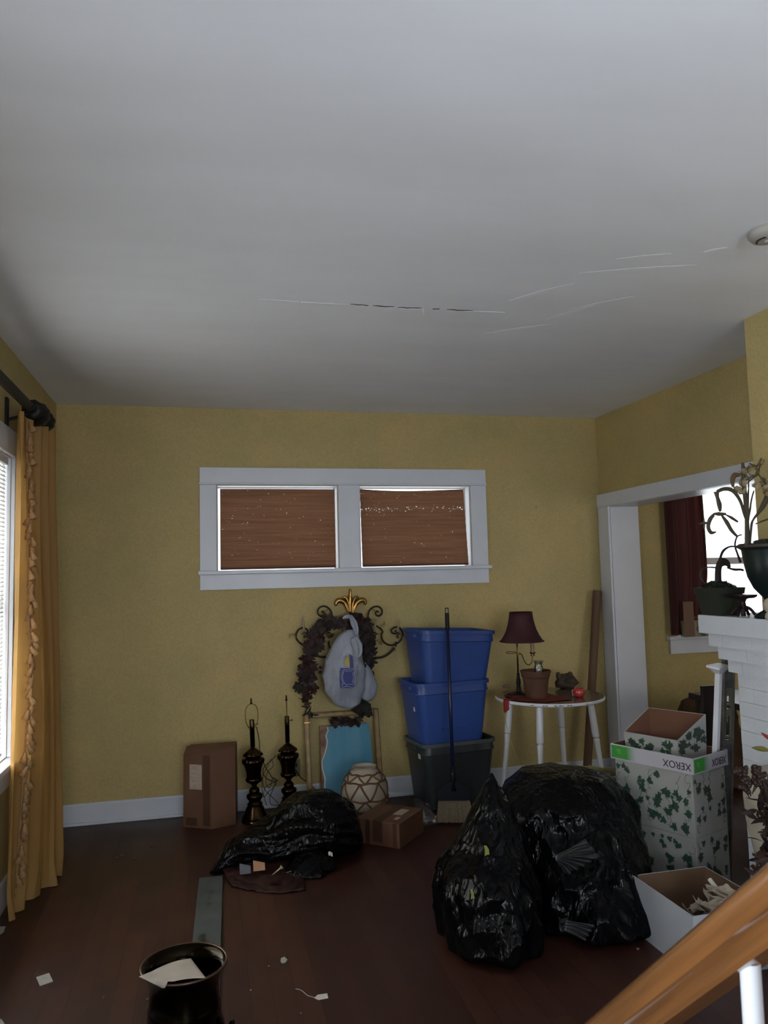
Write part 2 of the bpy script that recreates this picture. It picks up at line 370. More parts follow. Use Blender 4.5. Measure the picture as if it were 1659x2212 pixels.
def woven_material():
    mt = bpy.data.materials.new('woven_reed_shade'); mt.use_nodes = True; nt = mt.node_tree; N = nt.nodes; L = nt.links
    b = N['Principled BSDF']; b.inputs['Roughness'].default_value = .8
    g = N.new('ShaderNodeNewGeometry'); mp = N.new('ShaderNodeMapping'); mp.inputs['Scale'].default_value = (3, 1, 130); L.new(g.outputs['Position'], mp.inputs[0])
    n1 = N.new('ShaderNodeTexNoise'); n1.inputs['Scale'].default_value = 1.0; n1.inputs['Detail'].default_value = 4; L.new(mp.outputs[0], n1.inputs['Vector'])
    rp = N.new('ShaderNodeValToRGB'); rp.color_ramp.elements[0].position = .3; rp.color_ramp.elements[1].position = .7
    rp.color_ramp.elements[0].color = (.115, .050, .024, 1); rp.color_ramp.elements[1].color = (.185, .088, .045, 1)
    L.new(n1.outputs['Fac'], rp.inputs[0]); L.new(rp.outputs[0], b.inputs['Base Color'])
    tr = N.new('ShaderNodeBsdfTranslucent'); L.new(rp.outputs[0], tr.inputs[0])
    mx = N.new('ShaderNodeMixShader'); mx.inputs[0].default_value = .30; L.new(b.outputs[0], mx.inputs[1]); L.new(tr.outputs[0], mx.inputs[2])
    mp2 = N.new('ShaderNodeMapping'); mp2.inputs['Scale'].default_value = (70, 1, 230); L.new(g.outputs['Position'], mp2.inputs[0])
    n2 = N.new('ShaderNodeTexNoise'); n2.inputs['Scale'].default_value = 1.0; n2.inputs['Detail'].default_value = 1; L.new(mp2.outputs[0], n2.inputs['Vector'])
    # gaps between reeds cluster along the band that has slipped on the right-hand shade
    sx = N.new('ShaderNodeSeparateXYZ'); L.new(g.outputs['Position'], sx.inputs[0])
    d1 = N.new('ShaderNodeMath'); d1.operation = 'SUBTRACT'; d1.inputs[1].default_value = 2.035; L.new(sx.outputs['Z'], d1.inputs[0])
    d2 = N.new('ShaderNodeMath'); d2.operation = 'ABSOLUTE'; L.new(d1.outputs[0], d2.inputs[0])
    d3 = N.new('ShaderNodeMapRange'); d3.inputs[1].default_value = 0; d3.inputs[2].default_value = .035; d3.inputs[3].default_value = .115; d3.inputs[4].default_value = 0; L.new(d2.outputs[0], d3.inputs[0])
    d4 = N.new('ShaderNodeMath'); d4.operation = 'GREATER_THAN'; d4.inputs[1].default_value = 1.0; L.new(sx.outputs['X'], d4.inputs[0])
    d5 = N.new('ShaderNodeMath'); d5.operation = 'MULTIPLY'; L.new(d3.outputs[0], d5.inputs[0]); L.new(d4.outputs[0], d5.inputs[1])
    d6 = N.new('ShaderNodeMath'); d6.operation = 'ADD'; L.new(d5.outputs[0], d6.inputs[0]); L.new(n2.outputs['Fac'], d6.inputs[1])
    gt = N.new('ShaderNodeMath'); gt.operation = 'GREATER_THAN'; gt.inputs[1].default_value = .80; L.new(d6.outputs[0], gt.inputs[0])
    tp = N.new('ShaderNodeBsdfTransparent'); m2 = N.new('ShaderNodeMixShader'); L.new(gt.outputs[0], m2.inputs[0]); L.new(mx.outputs[0], m2.inputs[1]); L.new(tp.outputs[0], m2.inputs[2])
    L.new(m2.outputs[0], N['Material Output'].inputs[0])
    wv = N.new('ShaderNodeBump'); wv.inputs['Strength'].default_value = .5; wv.inputs['Distance'].default_value = .003; L.new(n1.outputs['Fac'], wv.inputs['Height']); L.new(wv.outputs[0], b.inputs['Normal'])
    return mt
M_WOVEN = woven_material()
def shade(x0, x1, x0b, x1b, z0, z1, bow, tiltr, label):
    yb = D + .03
    def fn(u, v):
        z = z0 + (z1 - z0) * v - bow * math.sin(PI * u) * max(0, (v - .8) / .2) * (1.5 - u) + tiltr * u * (1 - v)
        xa = x0b + (x0 - x0b) * v; xb = x1b + (x1 - x1b) * v
        return (xa + (xb - xa) * u, yb + .002 * math.sin(v * 60) + .004 * math.sin(u * 5 + v * 3), z)
    t = thing('woven_shade', ((x0 + x1) / 2, yb, z0), label, 'window shade', 'woven reed shades in the double window')
    put('reed_panel', MB().grid(fn, 24, 60), M_WOVEN, t, smooth=True)
    put('bottom_slat', MB().box((x0b + .001, yb - .007, z0 - .004 + tiltr * .0), (x1b, yb + .007, z0 + .008 + tiltr * .5), ch=.003), mat('dark_reed_slat', (.10, .032, .014), .6), t)
    return t
shade(.118, .925, .118, .925, 1.618, 2.178, 0, .006, 'brown woven reed shade in the left half of the double window, even and unbroken')
shade(1.112, 1.905, 1.12, 1.925, 1.618, 2.18, .014, .006, 'brown woven reed shade in the right half, sagging top edge and a row of pinholes')

# ceiling crack (dark gap with curled paint flakes)
def cz(px, py): p = AZ(px, py, H); return (p.x, p.y)
crack = MB(); pts = [(700, 655), (740, 656), (800, 659), (860, 663), (915, 667)]
def strip(mb, P, w, z0, z1):
    for (a, b), (c, d), wa, wb in zip(P, P[1:], w, w[1:]):
        q = Vector((c - a, d - b)).normalized(); n = Vector((-q.y, q.x))
        mb.add([(a - n.x * wa, b - n.y * wa, z0), (c - n.x * wb, d - n.y * wb, z0), (c + n.x * wb, d + n.y * wb, z0), (a + n.x * wa, b + n.y * wa, z0),
                (a - n.x * wa, b - n.y * wa, z1), (c - n.x * wb, d - n.y * wb, z1), (c + n.x * wb, d + n.y * wb, z1), (a + n.x * wa, b + n.y * wa, z1)],
               [(0, 1, 2, 3), (7, 6, 5, 4), (0, 4, 5, 1), (1, 5, 6, 2), (2, 6, 7, 3), (3, 7, 4, 0)])
    return mb
for k, (a, b) in enumerate((((757, 657), (800, 660)), ((805, 660.5), (852, 663)), ((858, 664), (910, 666)), ((934, 667), (950, 668)), ((965, 668.6), (1022, 671)))):
    n = 5; P = [cz(a[0] + (b[0] - a[0]) * i / n, a[1] + (b[1] - a[1]) * i / n + random.uniform(-.8, .8)) for i in range(n + 1)]
    put('crack_gap', strip(MB(), P, [.001] + [random.uniform(.002, .0045) for _ in range(n - 1)] + [.001], H - .0012, H), mat('dark_crack_void', (.02, .018, .018), .9), ceil)
for P, w in (([(560, 646), (600, 648), (645, 651)], .0012), ([(650, 652), (700, 655), (755, 657.5)], .0034), ([(1022, 672), (1055, 673.4), (1090, 674.5)], .0026), ([(800, 661.5), (830, 663.5), (858, 665)], .0026), ([(858, 665.6), (885, 667.4), (915, 668.5)], .003), ([(965, 670), (995, 671.6), (1022, 672.6)], .0026)):
    Q = [cz(*p) for p in P]; put('lifted_paint_edge', strip(MB(), Q, [.0006] + [w * .6] * (len(Q) - 2) + [.0006], H - .0015, H), mat('bright_paint_edge', (.82, .82, .84), .6), ceil)
M_SMEAR = mat('fresh_ceiling_paint_smear', (.86, .88, .96), .7)
for a, b, w in (((1252, 590), (1505, 572), .012), ((1100, 650), (1240, 612), .016), ((1180, 690), (1300, 655), .014), ((1050, 720), (1190, 700), .014), ((1330, 560), (1450, 548), .010), ((1520, 545), (1570, 535), .012), ((1230, 668), (1370, 640), .010)):
    A = Vector(cz(*a)); B = Vector(cz(*b)); C_ = A.lerp(B, .5); put('paint_smear', strip(MB(), [A[:], A.lerp(B, .25)[:], C_[:], A.lerp(B, .8)[:], B[:]], [.001, w * .8, w, w * .6, .001], H - .0006, H), M_SMEAR, ceil)
for a, b, w in (((802, 655), (779, 671), .005), ((914, 666), (915, 677), .005)):
    A = AZ(*a, H); B = AZ(*b, H); B.z -= .012
    put('paint_flake', MB().grid(lambda u, v: (A.lerp(B, v) + Vector(((u - .5) * w * 2, 0, -.004 * math.sin(v * PI) - .001))), 2, 6, .001), mat('bright_paint_edge', (.82, .82, .84), .6), ceil)

# opening to the next room (in the right wall)
d1 = thing('door_1', (XR, 4.2, 0), None, None); d1['kind'] = 'structure'
put('jamb_board', MB().box((XR - .004, 5.225, 0), (XR + .219, 5.2395, 2.028), ch=.002), M_TRIM, d1)
put('jamb_board', MB().box((XR - .004, 3.2005, 0), (XR + .219, 3.215, 2.028), ch=.002), M_TRIM, d1)
put('head_jamb', MB().box((XR - .004, 3.2005, 2.0285), (XR + .219, 5.2395, 2.0425), ch=.002), M_TRIM, d1)
put('side_casing', MB().box((XR - .022, 5.232, 0), (XR - .0045, 5.383, 2.03), ch=.002), M_TRIM, d1)
put('head_casing', MB().box((XR - .024, 3.118, 2.0305), (XR - .0045, 5.392, 2.132), ch=.002), M_TRIM, d1)
put('side_casing', MB().box((XR + .2195, 5.232, 0), (XR + .235, 5.383, 2.03), ch=.002), M_TRIM, d1)

# window 3 in the next room
w3 = thing('window_3', (4.1, D, .9), None, None); w3['kind'] = 'structure'
put('window_stool', y_box(3.53, 4.72, .995, 1.02, .045), M_TRIM, w3)
put('apron', y_box(3.55, 4.70, .885, .9945, .02), M_TRIM, w3)
put('side_casing', y_box(4.62, 4.72, 1.0205, 2.36, .02), M_TRIM, w3)
put('head_casing', y_box(3.52, 4.72, 2.3605, 2.46, .02), M_TRIM, w3)
for (z0, z1, yo) in ((1.02, 1.62, .04), (1.585, 2.36, .07)):
    mb = MB(); a, b = 3.62, 4.62; Y0 = D + yo; Y1 = Y0 + .028; s_ = .045
    mb.box((a, Y0, z0), (a + s_, Y1, z1)).box((b - s_, Y0, z0), (b, Y1, z1)).box((a + s_, Y0, z1 - s_), (b - s_, Y1, z1)).box((a + s_, Y0, z0), (b - s_, Y1, z0 + s_))
    sash = put('sash', mb, M_WHITE, w3); put('pane', MB().box((a + s_ - .004, Y0 + .012, z0 + s_ - .004), (b - s_ + .004, Y0 + .016, z1 - s_ + .004)), M_GLASS, sash)

# window 2 on the left wall (only its far edge is in view)
w2 = thing('window_2', (XL, 3.4, .6), None, None); w2['kind'] = 'structure'
def x_box(y0, y1, z0, z1, t): return MB().box((XL, y0, z0), (XL + t, y1, z1), ch=.0025)
put('side_casing', x_box(4.192, 4.31, .70, 2.19, .02), M_TRIM, w2)
put('side_casing', x_box(2.63, 2.748, .70, 2.19, .02), M_TRIM, w2)
put('head_casing', x_box(2.62, 4.32, 2.1905, 2.32, .022), M_TRIM, w2)
put('window_stool', x_box(2.60, 4.34, .672, .6995, .055), M_TRIM, w2)
put('apron', x_box(2.63, 4.31, .565, .6715, .018), M_TRIM, w2)
def left_sash(y0, y1, par):
    mb = MB(); s_ = .05; X0, X1 = XL - .12, XL - .09
    mb.box((X0, y0, .70), (X1, y0 + s_, 2.19)).box((X0, y1 - s_, .70), (X1, y1, 2.19)).box((X0, y0 + s_, 2.14), (X1, y1 - s_, 2.19)).box((X0, y0 + s_, .70), (X1, y1 - s_, .75)).box((X0, y0 + s_, 1.42), (X1, y1 - s_, 1.47))
    s = put('sash', mb, M_WHITE, par); put('pane', MB().box((X0 + .013, y0 + s_ - .004, .746), (X0 + .017, y1 - s_ + .004, 2.144)), M_GLASS, s)
left_sash(2.75, 4.19, w2)
for a, b, c, d in ((2.75, 2.754, .70, 2.19), (4.186, 4.19, .70, 2.19), (2.754, 4.186, .70, .704), (2.754, 4.186, 2.186, 2.19)): put('jamb_liner', MB().box((XL - .16, a, c), (XL - .001, b, d)), M_WHITE, w2)
bt = thing('venetian_blind', (XL - .035, 3.47, .71), 'white horizontal slat blind in the left wall window beside the gold curtain', 'window blind')
M_SLAT = mat('white_blind_slat', (.84, .83, .80), .45, trans=.5)
put('head_rail', MB().box((XL - .06, 2.76, 2.15), (XL - .01, 4.175, 2.186), ch=.003), M_WHITE, bt)
put('bottom_rail', MB().box((XL - .055, 2.76, .712), (XL - .017, 4.175, .727), ch=.003), M_WHITE, bt)
sl = MB().grid(lambda u, v: ((v - .5) * .030, (u - .5) * 1.42, .0025 * math.sin(v * PI)), 1, 4, .0006)
slm = mesh('slat', sl, M_SLAT, smooth=True)
nsl = 67
for i in range(nsl):
    z = .742 + i * (2.142 - .742) / (nsl - 1)
    inst(slm, bt, T(XL - .028, 3.4675, z) @ RY(R(66 + random.uniform(-3, 3))) , 'slat')
for y in (2.95, 4.0):
    put('ladder_cord', MB().tube([(XL - .021, y, .72), (XL - .021, y, 2.16)], .0012, 6), M_WHITE, bt)
w4 = thing('window_4', (XL, 0, .6), None, None); w4['kind'] = 'structure'
for a, b in ((.902, 1.02), (-1.02, -.902)): put('side_casing', x_box(a, b, .70, 2.19, .02), M_TRIM, w4)
put('head_casing', x_box(-1.03, 1.03, 2.1905, 2.32, .022), M_TRIM, w4); put('window_stool', x_box(-1.05, 1.05, .672, .6995, .055), M_TRIM, w4)
left_sash(-.9, .9, w4)
w5 = thing('window_5', (.9, -3.05, .6), None, None); w5['kind'] = 'structure'
mb = MB().box((-.2, -3.15, .6), (2.0, -3.11, .66)).box((-.2, -3.15, 2.04), (2.0, -3.11, 2.1)).box((-.2, -3.15, .66), (-.14, -3.11, 2.04)).box((1.94, -3.15, .66), (2.0, -3.11, 2.04)).box((.87, -3.15, .66), (.93, -3.11, 2.04))
put('sash', mb, M_WHITE, w5)

# ------------------------------------------------------------------ fireplace
fx, fy, fz = 2.445, 3.18, 1.055            # body front plane, far side plane, top of the body
fp = thing('fireplace', (2.7, 2.2, 0), 'white painted brick fireplace with stepped corbels under a thick mantel shelf', 'fireplace')
put('mantel_shelf', MB().box((2.33, 1.05, 1.235), (XR, 3.295, 1.322), ch=.004), M_BRICKP, fp)
M_MORT = mat('painted_mortar', (.64, .67, .71), .75)
fy0 = 1.15
put('firebox_core', MB().box((fx + .006, fy0, 0), (XR, fy - .006, 1.235)), M_MORT, fp)
bl_, bh_ = .2, .0645
brick_mesh = {}
def brick(x0, x1, y0, y1, z0, z1):
    k = (round(x1 - x0, 4), round(y1 - y0, 4), round(z1 - z0, 4))
    if k not in brick_mesh:
        brick_mesh[k] = mesh('brick', MB().box((-k[0] / 2, -k[1] / 2, -k[2] / 2), (k[0] / 2, k[1] / 2, k[2] / 2)), M_BRICKP)
    inst(brick_mesh[k], fp, T((x0 + x1) / 2 + random.uniform(-.0008, .0008), (y0 + y1) / 2, (z0 + z1) / 2), 'brick')
j = .0016
# three corbel courses; each steps out by 25 mm
zc = fz
for c in range(3):
    o_ = .028 * (c + 1); z1 = zc + .06; hh = .06 - j
    y = fy + o_; x = fx - o_; first = True
    ln = bl_ if c % 2 else bl_ * .5
    while y > 2.2:
        y2 = y - ln; brick(x, x + .1, y2 + j, y, zc, zc + hh); y = y2; ln = bl_
    xx = x + .1 + j
    while xx < XR - .06: brick(xx, min(xx + bl_ - j, XR - .002), fy + o_ - .1, fy + o_, zc, zc + hh); xx += bl_
    put('corbel_backing', MB().box((x + .004, fy0, zc), (x + .09, 2.2, zc + .06)), M_BRICKP, fp)
    zc += .06
nr = 16; hh = fz / nr
for r in range(nr):
    y = fy; ln = bl_ if r % 2 else bl_ * .5
    while y > 2.4:
        brick(fx, fx + .09, y - ln + j, y, r * hh, (r + 1) * hh - j); y -= ln; ln = bl_
    xx = fx + .09 + j
    ln = bl_ if r % 2 == 0 else bl_ * .5
    while xx < XR - .05: brick(xx, min(xx + ln - j, XR - .002), fy - .09, fy, r * hh, (r + 1) * hh - j); xx += ln; ln = bl_

# ------------------------------------------------------------------ gold curtain, rod
M_CURT = mat('gold_silk_curtain', (.50, .285, .085), .55, var=.22, scale=7, stretch=(1, 1, .25), trans=.42)
M_TAS = mat('tan_tassel_thread', (.50, .29, .13), .8, var=.3, scale=60, trans=.25)
ct = thing('gold_curtain', (-.85, 4.25, 0), 'floor length gold silk curtain with tassel fringe hanging from the black rod', 'curtain')
ZT = 2.385
def cur(u, v):                              # v: 0 hem, 1 heading ; u: 0 window edge, 1 corner edge
    w = 1 - v
    y0, y1 = 3.955 + .03 * w + .02 * math.sin(w * 5), 4.50 + .02 * w
    x0, x1 = -.868 - .035 * w, -.805 + .055 * w ** 1.5
    bulge = .035 * math.sin(u * PI) * math.exp(-((v - .3) / .3) ** 2)
    amp = .020 * (.55 + .45 * v) + .01 * w
    fold = math.sin(u * 2 * PI * 4.2 + .9 * math.sin(v * 3.1) + .6) + .35 * math.sin(u * 2 * PI * 9.3 + v * 4)
    x = x0 + (x1 - x0) * u + amp * fold + bulge + .008 * fnoise((u * 4, v * 3, 1))
    y = y0 + (y1 - y0) * u + .012 * math.cos(u * 2 * PI * 4.2 + 1.0)
    z = .004 + (ZT - .004) * v
    if v < .05: y += .02 * math.sin(u * 23) * (1 - v / .05); x += .02 * (1 - v / .05) * math.sin(u * 9 + 1)
    return (x, y, z)
put('cloth', MB().grid(cur, 110, 90), M_CURT, ct, smooth=True)
uf = .19
tas = mesh('tassel', MB().lathe([(.002, .004), (.009, -.002), (.008, -.010), (.011, -.016), (.019, -.046), (.006, -.049)], 9), M_TAS, smooth=True)
nt_ = 66
for i in range(nt_):
    v = .985 - i * .93 / nt_; p = Vector(cur(uf + .004 * math.sin(i * 2.2), v))
    inst(tas, ct, Matrix.Scale(1, 4) @ T(p.x + .024 + random.uniform(-.004, .006), p.y + random.uniform(-.012, .014), p.z) @ RZ(random.uniform(0, 3)) @ RX(R(random.uniform(-25, 25))) @ RY(R(random.uniform(-30, 5))), 'tassel')
put('fringe_braid', MB().tube([Vector(cur(uf, .99 - .96 * k / 60)) + Vector((.012, 0, 0)) for k in range(61)], .005, 6), M_TAS, ct, smooth=True)
rd = thing('curtain_rod', (-.83, 4.2, 2.42), 'thick black curtain rod with a ribbed ball finial high on the left wall', 'curtain rod')
put('rod', MB().lathe([(.024, -2.1), (.024, .02)], 20, T(-.83, 4.1, 2.42) @ RX(R(-90))), M_BLACKMETAL, rd, smooth=False, auto=40)
prof = [(.018, -.03), (.034, -.028), (.04, -.015), (.034, -.002), (.022, .006), (.026, .02), (.036, .035), (.046, .06), (.049, .085), (.045, .11), (.034, .13), (.026, .14), (.033, .15), (.036, .165), (.03, .18), (.022, .19), (.026, .205), (.038, .225), (.043, .25), (.038, .275), (.024, .295), (.010, .305), (.002, .308)]
put('finial', MB().lathe(prof, 28, T(-.83, 4.11, 2.42) @ RX(R(-90)) @ Matrix.Diagonal((1.3, 1.3, 1.12, 1)), rf=lambda a, z: 1 + .05 * math.cos(a * 9 + z * 30)), M_BLACKMETAL, rd, smooth=True)
for y in (4.06, 3.3, 2.6): put('bracket', MB().box((XL, y - .02, 2.33), (XL + .012, y + .02, 2.47), ch=.002).tube([(XL + .01, y, 2.36), (XL + .06, y, 2.375), (-.83, y, 2.398)], .008, 8).lathe([(.021, -.012), (.021, .012)], 20, T(-.83, y, 2.42) @ RX(R(90))), M_BLACKMETAL, rd)
ringm = mesh('curtain_ring', MB().tube([(.024 * math.cos(a), 0, .024 * math.sin(a) ) for a in [k * 2 * PI / 20 for k in range(20)]], .003, 6, cyc=True), M_BLACKMETAL, smooth=True)
for k in range(6): inst(ringm, rd, T(-.83, 3.99 + k * .05, 2.413) @ RZ(R(8 * (k % 3))), 'curtain_ring')

# ------------------------------------------------------------------ generic builders
def open_box(L_, W_, H_, th, zb=None):      # open-topped tray, local coords centred on the base
    a, b = L_ / 2, W_ / 2; mb = MB()
    mb.box((-a, -b, 0), (a, b, th)); mb.box((-a, -b, th), (a, -b + th, H_)); mb.box((-a, b - th, th), (a, b, H_))
    mb.box((-a, -b + th, th), (-a + th, b - th, H_)); mb.box((a - th, -b + th, th), (a, b - th, H_)); return mb
def leafshape(kind, L_):
    if kind == 'oak': pr = [(0, .02), (.1, .04), (.18, .28), (.27, .36), (.36, .12), (.44, .44), (.56, .46), (.64, .15), (.74, .24), (.86, .16), (1, 0)]
    elif kind == 'ivy': pr = [(0, .03), (.02, .28), (-.06, .46), (.12, .42), (.25, .33), (.36, .54), (.47, .40), (.52, .2), (.75, .13), (1, 0)]
    else: pr = [(0, .02), (.15, .10), (.35, .15), (.55, .14), (.8, .08), (1, 0)]
    return [(x * L_, y * L_) for x, y in pr]
def leaf_mb(kind, L_, bend=.25, cup=.15):
    pr = leafshape(kind, L_); vs = []; n = len(pr)
    bx = lambda x: -bend * L_ * (x / L_) ** 2
    for x, y in pr: vs += [(x, 0, bx(x)), (x, y, bx(x) + cup * y), (x, -y, bx(x) + cup * y)]
    fs = []
    for i in range(n - 1):
        a = i * 3; b = a + 3; fs += [(a, b, b + 1, a + 1), (b, a, a + 2, b + 2)]
    nv = len(vs); vs2 = [(x, y, z - .0012) for x, y, z in vs]
    return MB().add(vs + vs2, fs + [tuple(nv + i for i in reversed(f)) for f in fs])
def bag_mb(rings, nt=150, nz=90, fold=.022, fine=.010, seed=0, zmin=.002, gather=None):
    """rings: (z, cx, cy, rx, ry) from bottom to top"""
    def at(v):
        x = v * (len(rings) - 1); i = min(int(x), len(rings) - 2); t = x - i
        a, b, c, d = rings[max(i - 1, 0)], rings[i], rings[i + 1], rings[min(i + 2, len(rings) - 1)]
        return [.5 * ((2 * q) + (r_ - p) * t + (2 * p - 5 * q + 4 * r_ - s_) * t * t + (3 * q - p - 3 * r_ + s_) * t ** 3) for p, q, r_, s_ in zip(a, b, c, d)]
    vs = []; fs = []
    for j in range(nz + 1):
        z, cx, cy, rx, ry = at(j / nz); rx = max(rx, .003); ry = max(ry, .003)
        for i in range(nt):
            a = 2 * PI * i / nt; dx, dy = math.cos(a), math.sin(a)
            p = Vector((cx + rx * dx + seed, cy + ry * dy, z * .28))
            f1 = abs(noise.noise(p * 7.0)); f2 = abs(noise.noise(Vector((p.x, p.y, z * .8)) * 11 + Vector((3, 3, 3))))
            cr = crumple((p.x * 1.0, p.y * 1.0, z * .7), 7.5)
            s = min(1, (rx + ry) * 3.2)
            d = s * (fold * (1.2 - 3.2 * f1) - fine * 2.5 * f2 + fine * (1.6 * cr - .5))
            vs.append((cx + (rx + d) * dx, cy + (ry + d) * dy, max(zmin, z + s * fine * noise.noise(p * 9))))
    for j in range(nz):
        for i in range(nt): fs.append((j * nt + i, j * nt + (i + 1) % nt, (j + 1) * nt + (i + 1) % nt, (j + 1) * nt + i))
    fs.append(tuple(range(nt - 1, -1, -1))); fs.append(tuple(nz * nt + i for i in range(nt)))
    return MB().add(vs, fs)
def crumpled(rad, seed, flat=.6):
    bm = bmesh.new(); bmesh.ops.create_icosphere(bm, subdivisions=3, radius=rad)
    for v in bm.verts:
        n = v.co.normalized(); k = .55 + .9 * crumple((n.x + seed, n.y, n.z), 2.2); v.co *= k; v.co.z *= flat
    bm.verts.index_update(); mb = MB().add([v.co[:] for v in bm.verts], [[v.index for v in f.verts] for f in bm.faces]); bm.free(); return mb

# ------------------------------------------------------------------ tall cardboard box
bx = thing('cardboard_box', (.04, 5.17, 0), 'tall brown cardboard box with a pale label, standing by the baseboard left of the lamps', 'box')
FPT = [(-.128, 5.150), (.048, 5.045), (.196, 5.100), (.215, 5.235), (-.085, 5.285)]; HB = .487
FT = [(x * .985 + .0015, y) for x, y in FPT]
n = 5; tz_ = [HB - .045, HB - .012, HB, HB, HB - .01]
put('carton', MB().add([(x, y, .0) for x, y in FPT] + [(x, y, z) for (x, y), z in zip(FT, tz_)], [tuple(range(4, -1, -1)), tuple(range(5, 10))] + [(i, (i + 1) % 5, 5 + (i + 1) % 5, 5 + i) for i in range(5)]), M_CARD, bx)
fa, fb, fc = [Vector((x, y, 0)) for x, y in FPT[:3]]
FA = frame(fa, fb - fa, (0, 0, 1)); FBm = frame(fb, fc - fb, (0, 0, 1)); la = (fb - fa).length; lb_ = (fc - fb).length
put('top_flap', MB().add([tuple(Vector(p)) for p in ((FT[0][0], FT[0][1], HB - .044), (FT[1][0], FT[1][1] - .002, HB - .011), (FT[2][0], FT[2][1] - .002, HB + .001), (FT[2][0], FT[2][1] + .02, HB + .004), (FT[0][0] + .02, FT[0][1] + .03, HB + .002))] + [tuple(Vector(p)) for p in ((FT[0][0], FT[0][1], HB - .041), (FT[1][0], FT[1][1] - .002, HB - .008), (FT[2][0], FT[2][1] - .002, HB + .004), (FT[2][0], FT[2][1] + .02, HB + .007), (FT[0][0] + .02, FT[0][1] + .03, HB + .005))], [(4, 3, 2, 1, 0), (5, 6, 7, 8, 9)] + [(i, (i + 1) % 5, 5 + (i + 1) % 5, 5 + i) for i in range(5)]), M_CARD, bx)
put('shipping_label', MB().box((.048, .235, .0006), (.135, .388, .0016), FA), M_LABEL, bx, label='pale paper shipping label')
put('packing_tape', MB().box((la - .062, .02, .0004), (la - .012, HB - .04, .001), FA), M_TAPE, bx)
put('scuff_mark', MB().box((la - .045, .37, .0012), (la - .02, .39, .0016), FA), M_TAPE, bx); put('scuff_mark', MB().box((la - .05, .08, .0012), (la - .03, .12, .0016), FA), M_TAPE, bx)
put('bottom_tape', MB().box((.02, .012, .0004), (.10, .06, .001), FA), M_TAPE, bx)

# ------------------------------------------------------------------ two brass lamps
LP = [(0, 0), (.088, 0), (.088, .012), (.080, .02), (.083, .03), (.066, .055), (.056, .085), (.046, .10), (.05, .108), (.036, .125), (.042, .135), (.052, .15), (.050, .166), (.032, .178), (.034, .195), (.028, .205), (.017, .214), (.017, .226), (.036, .24), (.046, .252), (.043, .262), (.049, .272), (.046, .30), (.052, .33), (.062, .36), (.060, .368), (.066, .376), (.064, .392), (.048, .40), (.040, .408), (.041, .425), (.030, .437), (.014, .452), (.012, .465), (.0155, .47), (.0155, .575), (.017, .58)]
def brass_lamp(x, y, tilt, harp_rot, label, sc=1.0):
    t = thing('table_lamp', (x, y, 0), label, 'lamp', 'pair of shadeless brass table lamps')
    Q = T(x, y, 0) @ RY(tilt) @ Matrix.Scale(sc, 4)
    put('body', MB().lathe(LP, 40, Q), M_BRASS, t, auto=50)
    cap = [(.050, .408), (.058, .412), (.052, .425), (.032, .445), (.018, .458)]
    put('leaf_collar', MB().lathe(cap, 48, Q, rf=lambda a, z: 1 + .14 * abs(math.cos(a * 4)) * (1 if z < .43 else .3)), M_BRASS, t, smooth=True)
    put('gadroon', MB().lathe([(.053, .352), (.067, .362), (.071, .378), (.067, .392), (.05, .398)], 64, Q, rf=lambda a, z: 1 + .035 * math.cos(a * 16)), M_BRASS, t, smooth=True)
    put('beaded_ring', MB().lathe([(.038, .243), (.05, .25), (.052, .268), (.042, .275)], 48, Q, rf=lambda a, z: 1 + .04 * math.cos(a * 12)), M_BRASS, t, smooth=True)
    put('bulb_socket', MB().lathe([(.006, .578), (.014, .582), (.0165, .59), (.0165, .615), (.015, .617), (.015, .638), (.011, .64)], 24, Q), mat('darkened_brass_socket', (.10, .065, .03), .3, 1), t, auto=40)
    hp = []
    for k in range(41):
        s = -1 + 2 * k / 40; z = .585 + .155 * (1 - abs(s) ** 2.2); w = .041 * math.sin(PI * min(1, (1 - abs(s)) * .5 + .5)) if False else 0
        u = 1 - abs(s); r_ = .018 + .0235 * math.sin(PI * min(1, u ** .8)) if u < .55 else .0415 * math.sqrt(max(0, 1 - ((u - .55) / .45) ** 2.2))
        hp.append((math.copysign(r_, s) if abs(s) > .01 else 0, 0, .585 + .155 * (u ** .85)))
    put('harp', MB().tube(hp, .0030, 8, Q @ RZ(harp_rot)), M_HARP, t, smooth=True)
    put('finial', MB().lathe([(.004, .738), (.008, .742), (.008, .748), (.004, .751), (.006, .758), (.005, .772), (.002, .776)], 16, Q), M_BRASS, t, smooth=True)
    put('switch_key', MB().tube([(.015, 0, .607), (.034, 0, .607)], .002, 6, Q @ RZ(0.2)).lathe([(.005, -.002), (.005, .002)], 12, Q @ RZ(.2) @ T(.036, 0, .607) @ RY(PI / 2)), M_BRASS, t)
    return t
brass_lamp(.322, 5.13, R(-1.6), R(8), 'shadeless dark brass table lamp beside the tall box, its wire harp seen wide open')
brass_lamp(.548, 5.2, R(-.9), R(82), 'shadeless dark brass table lamp behind the black bag, its wire harp seen edge on', .995)

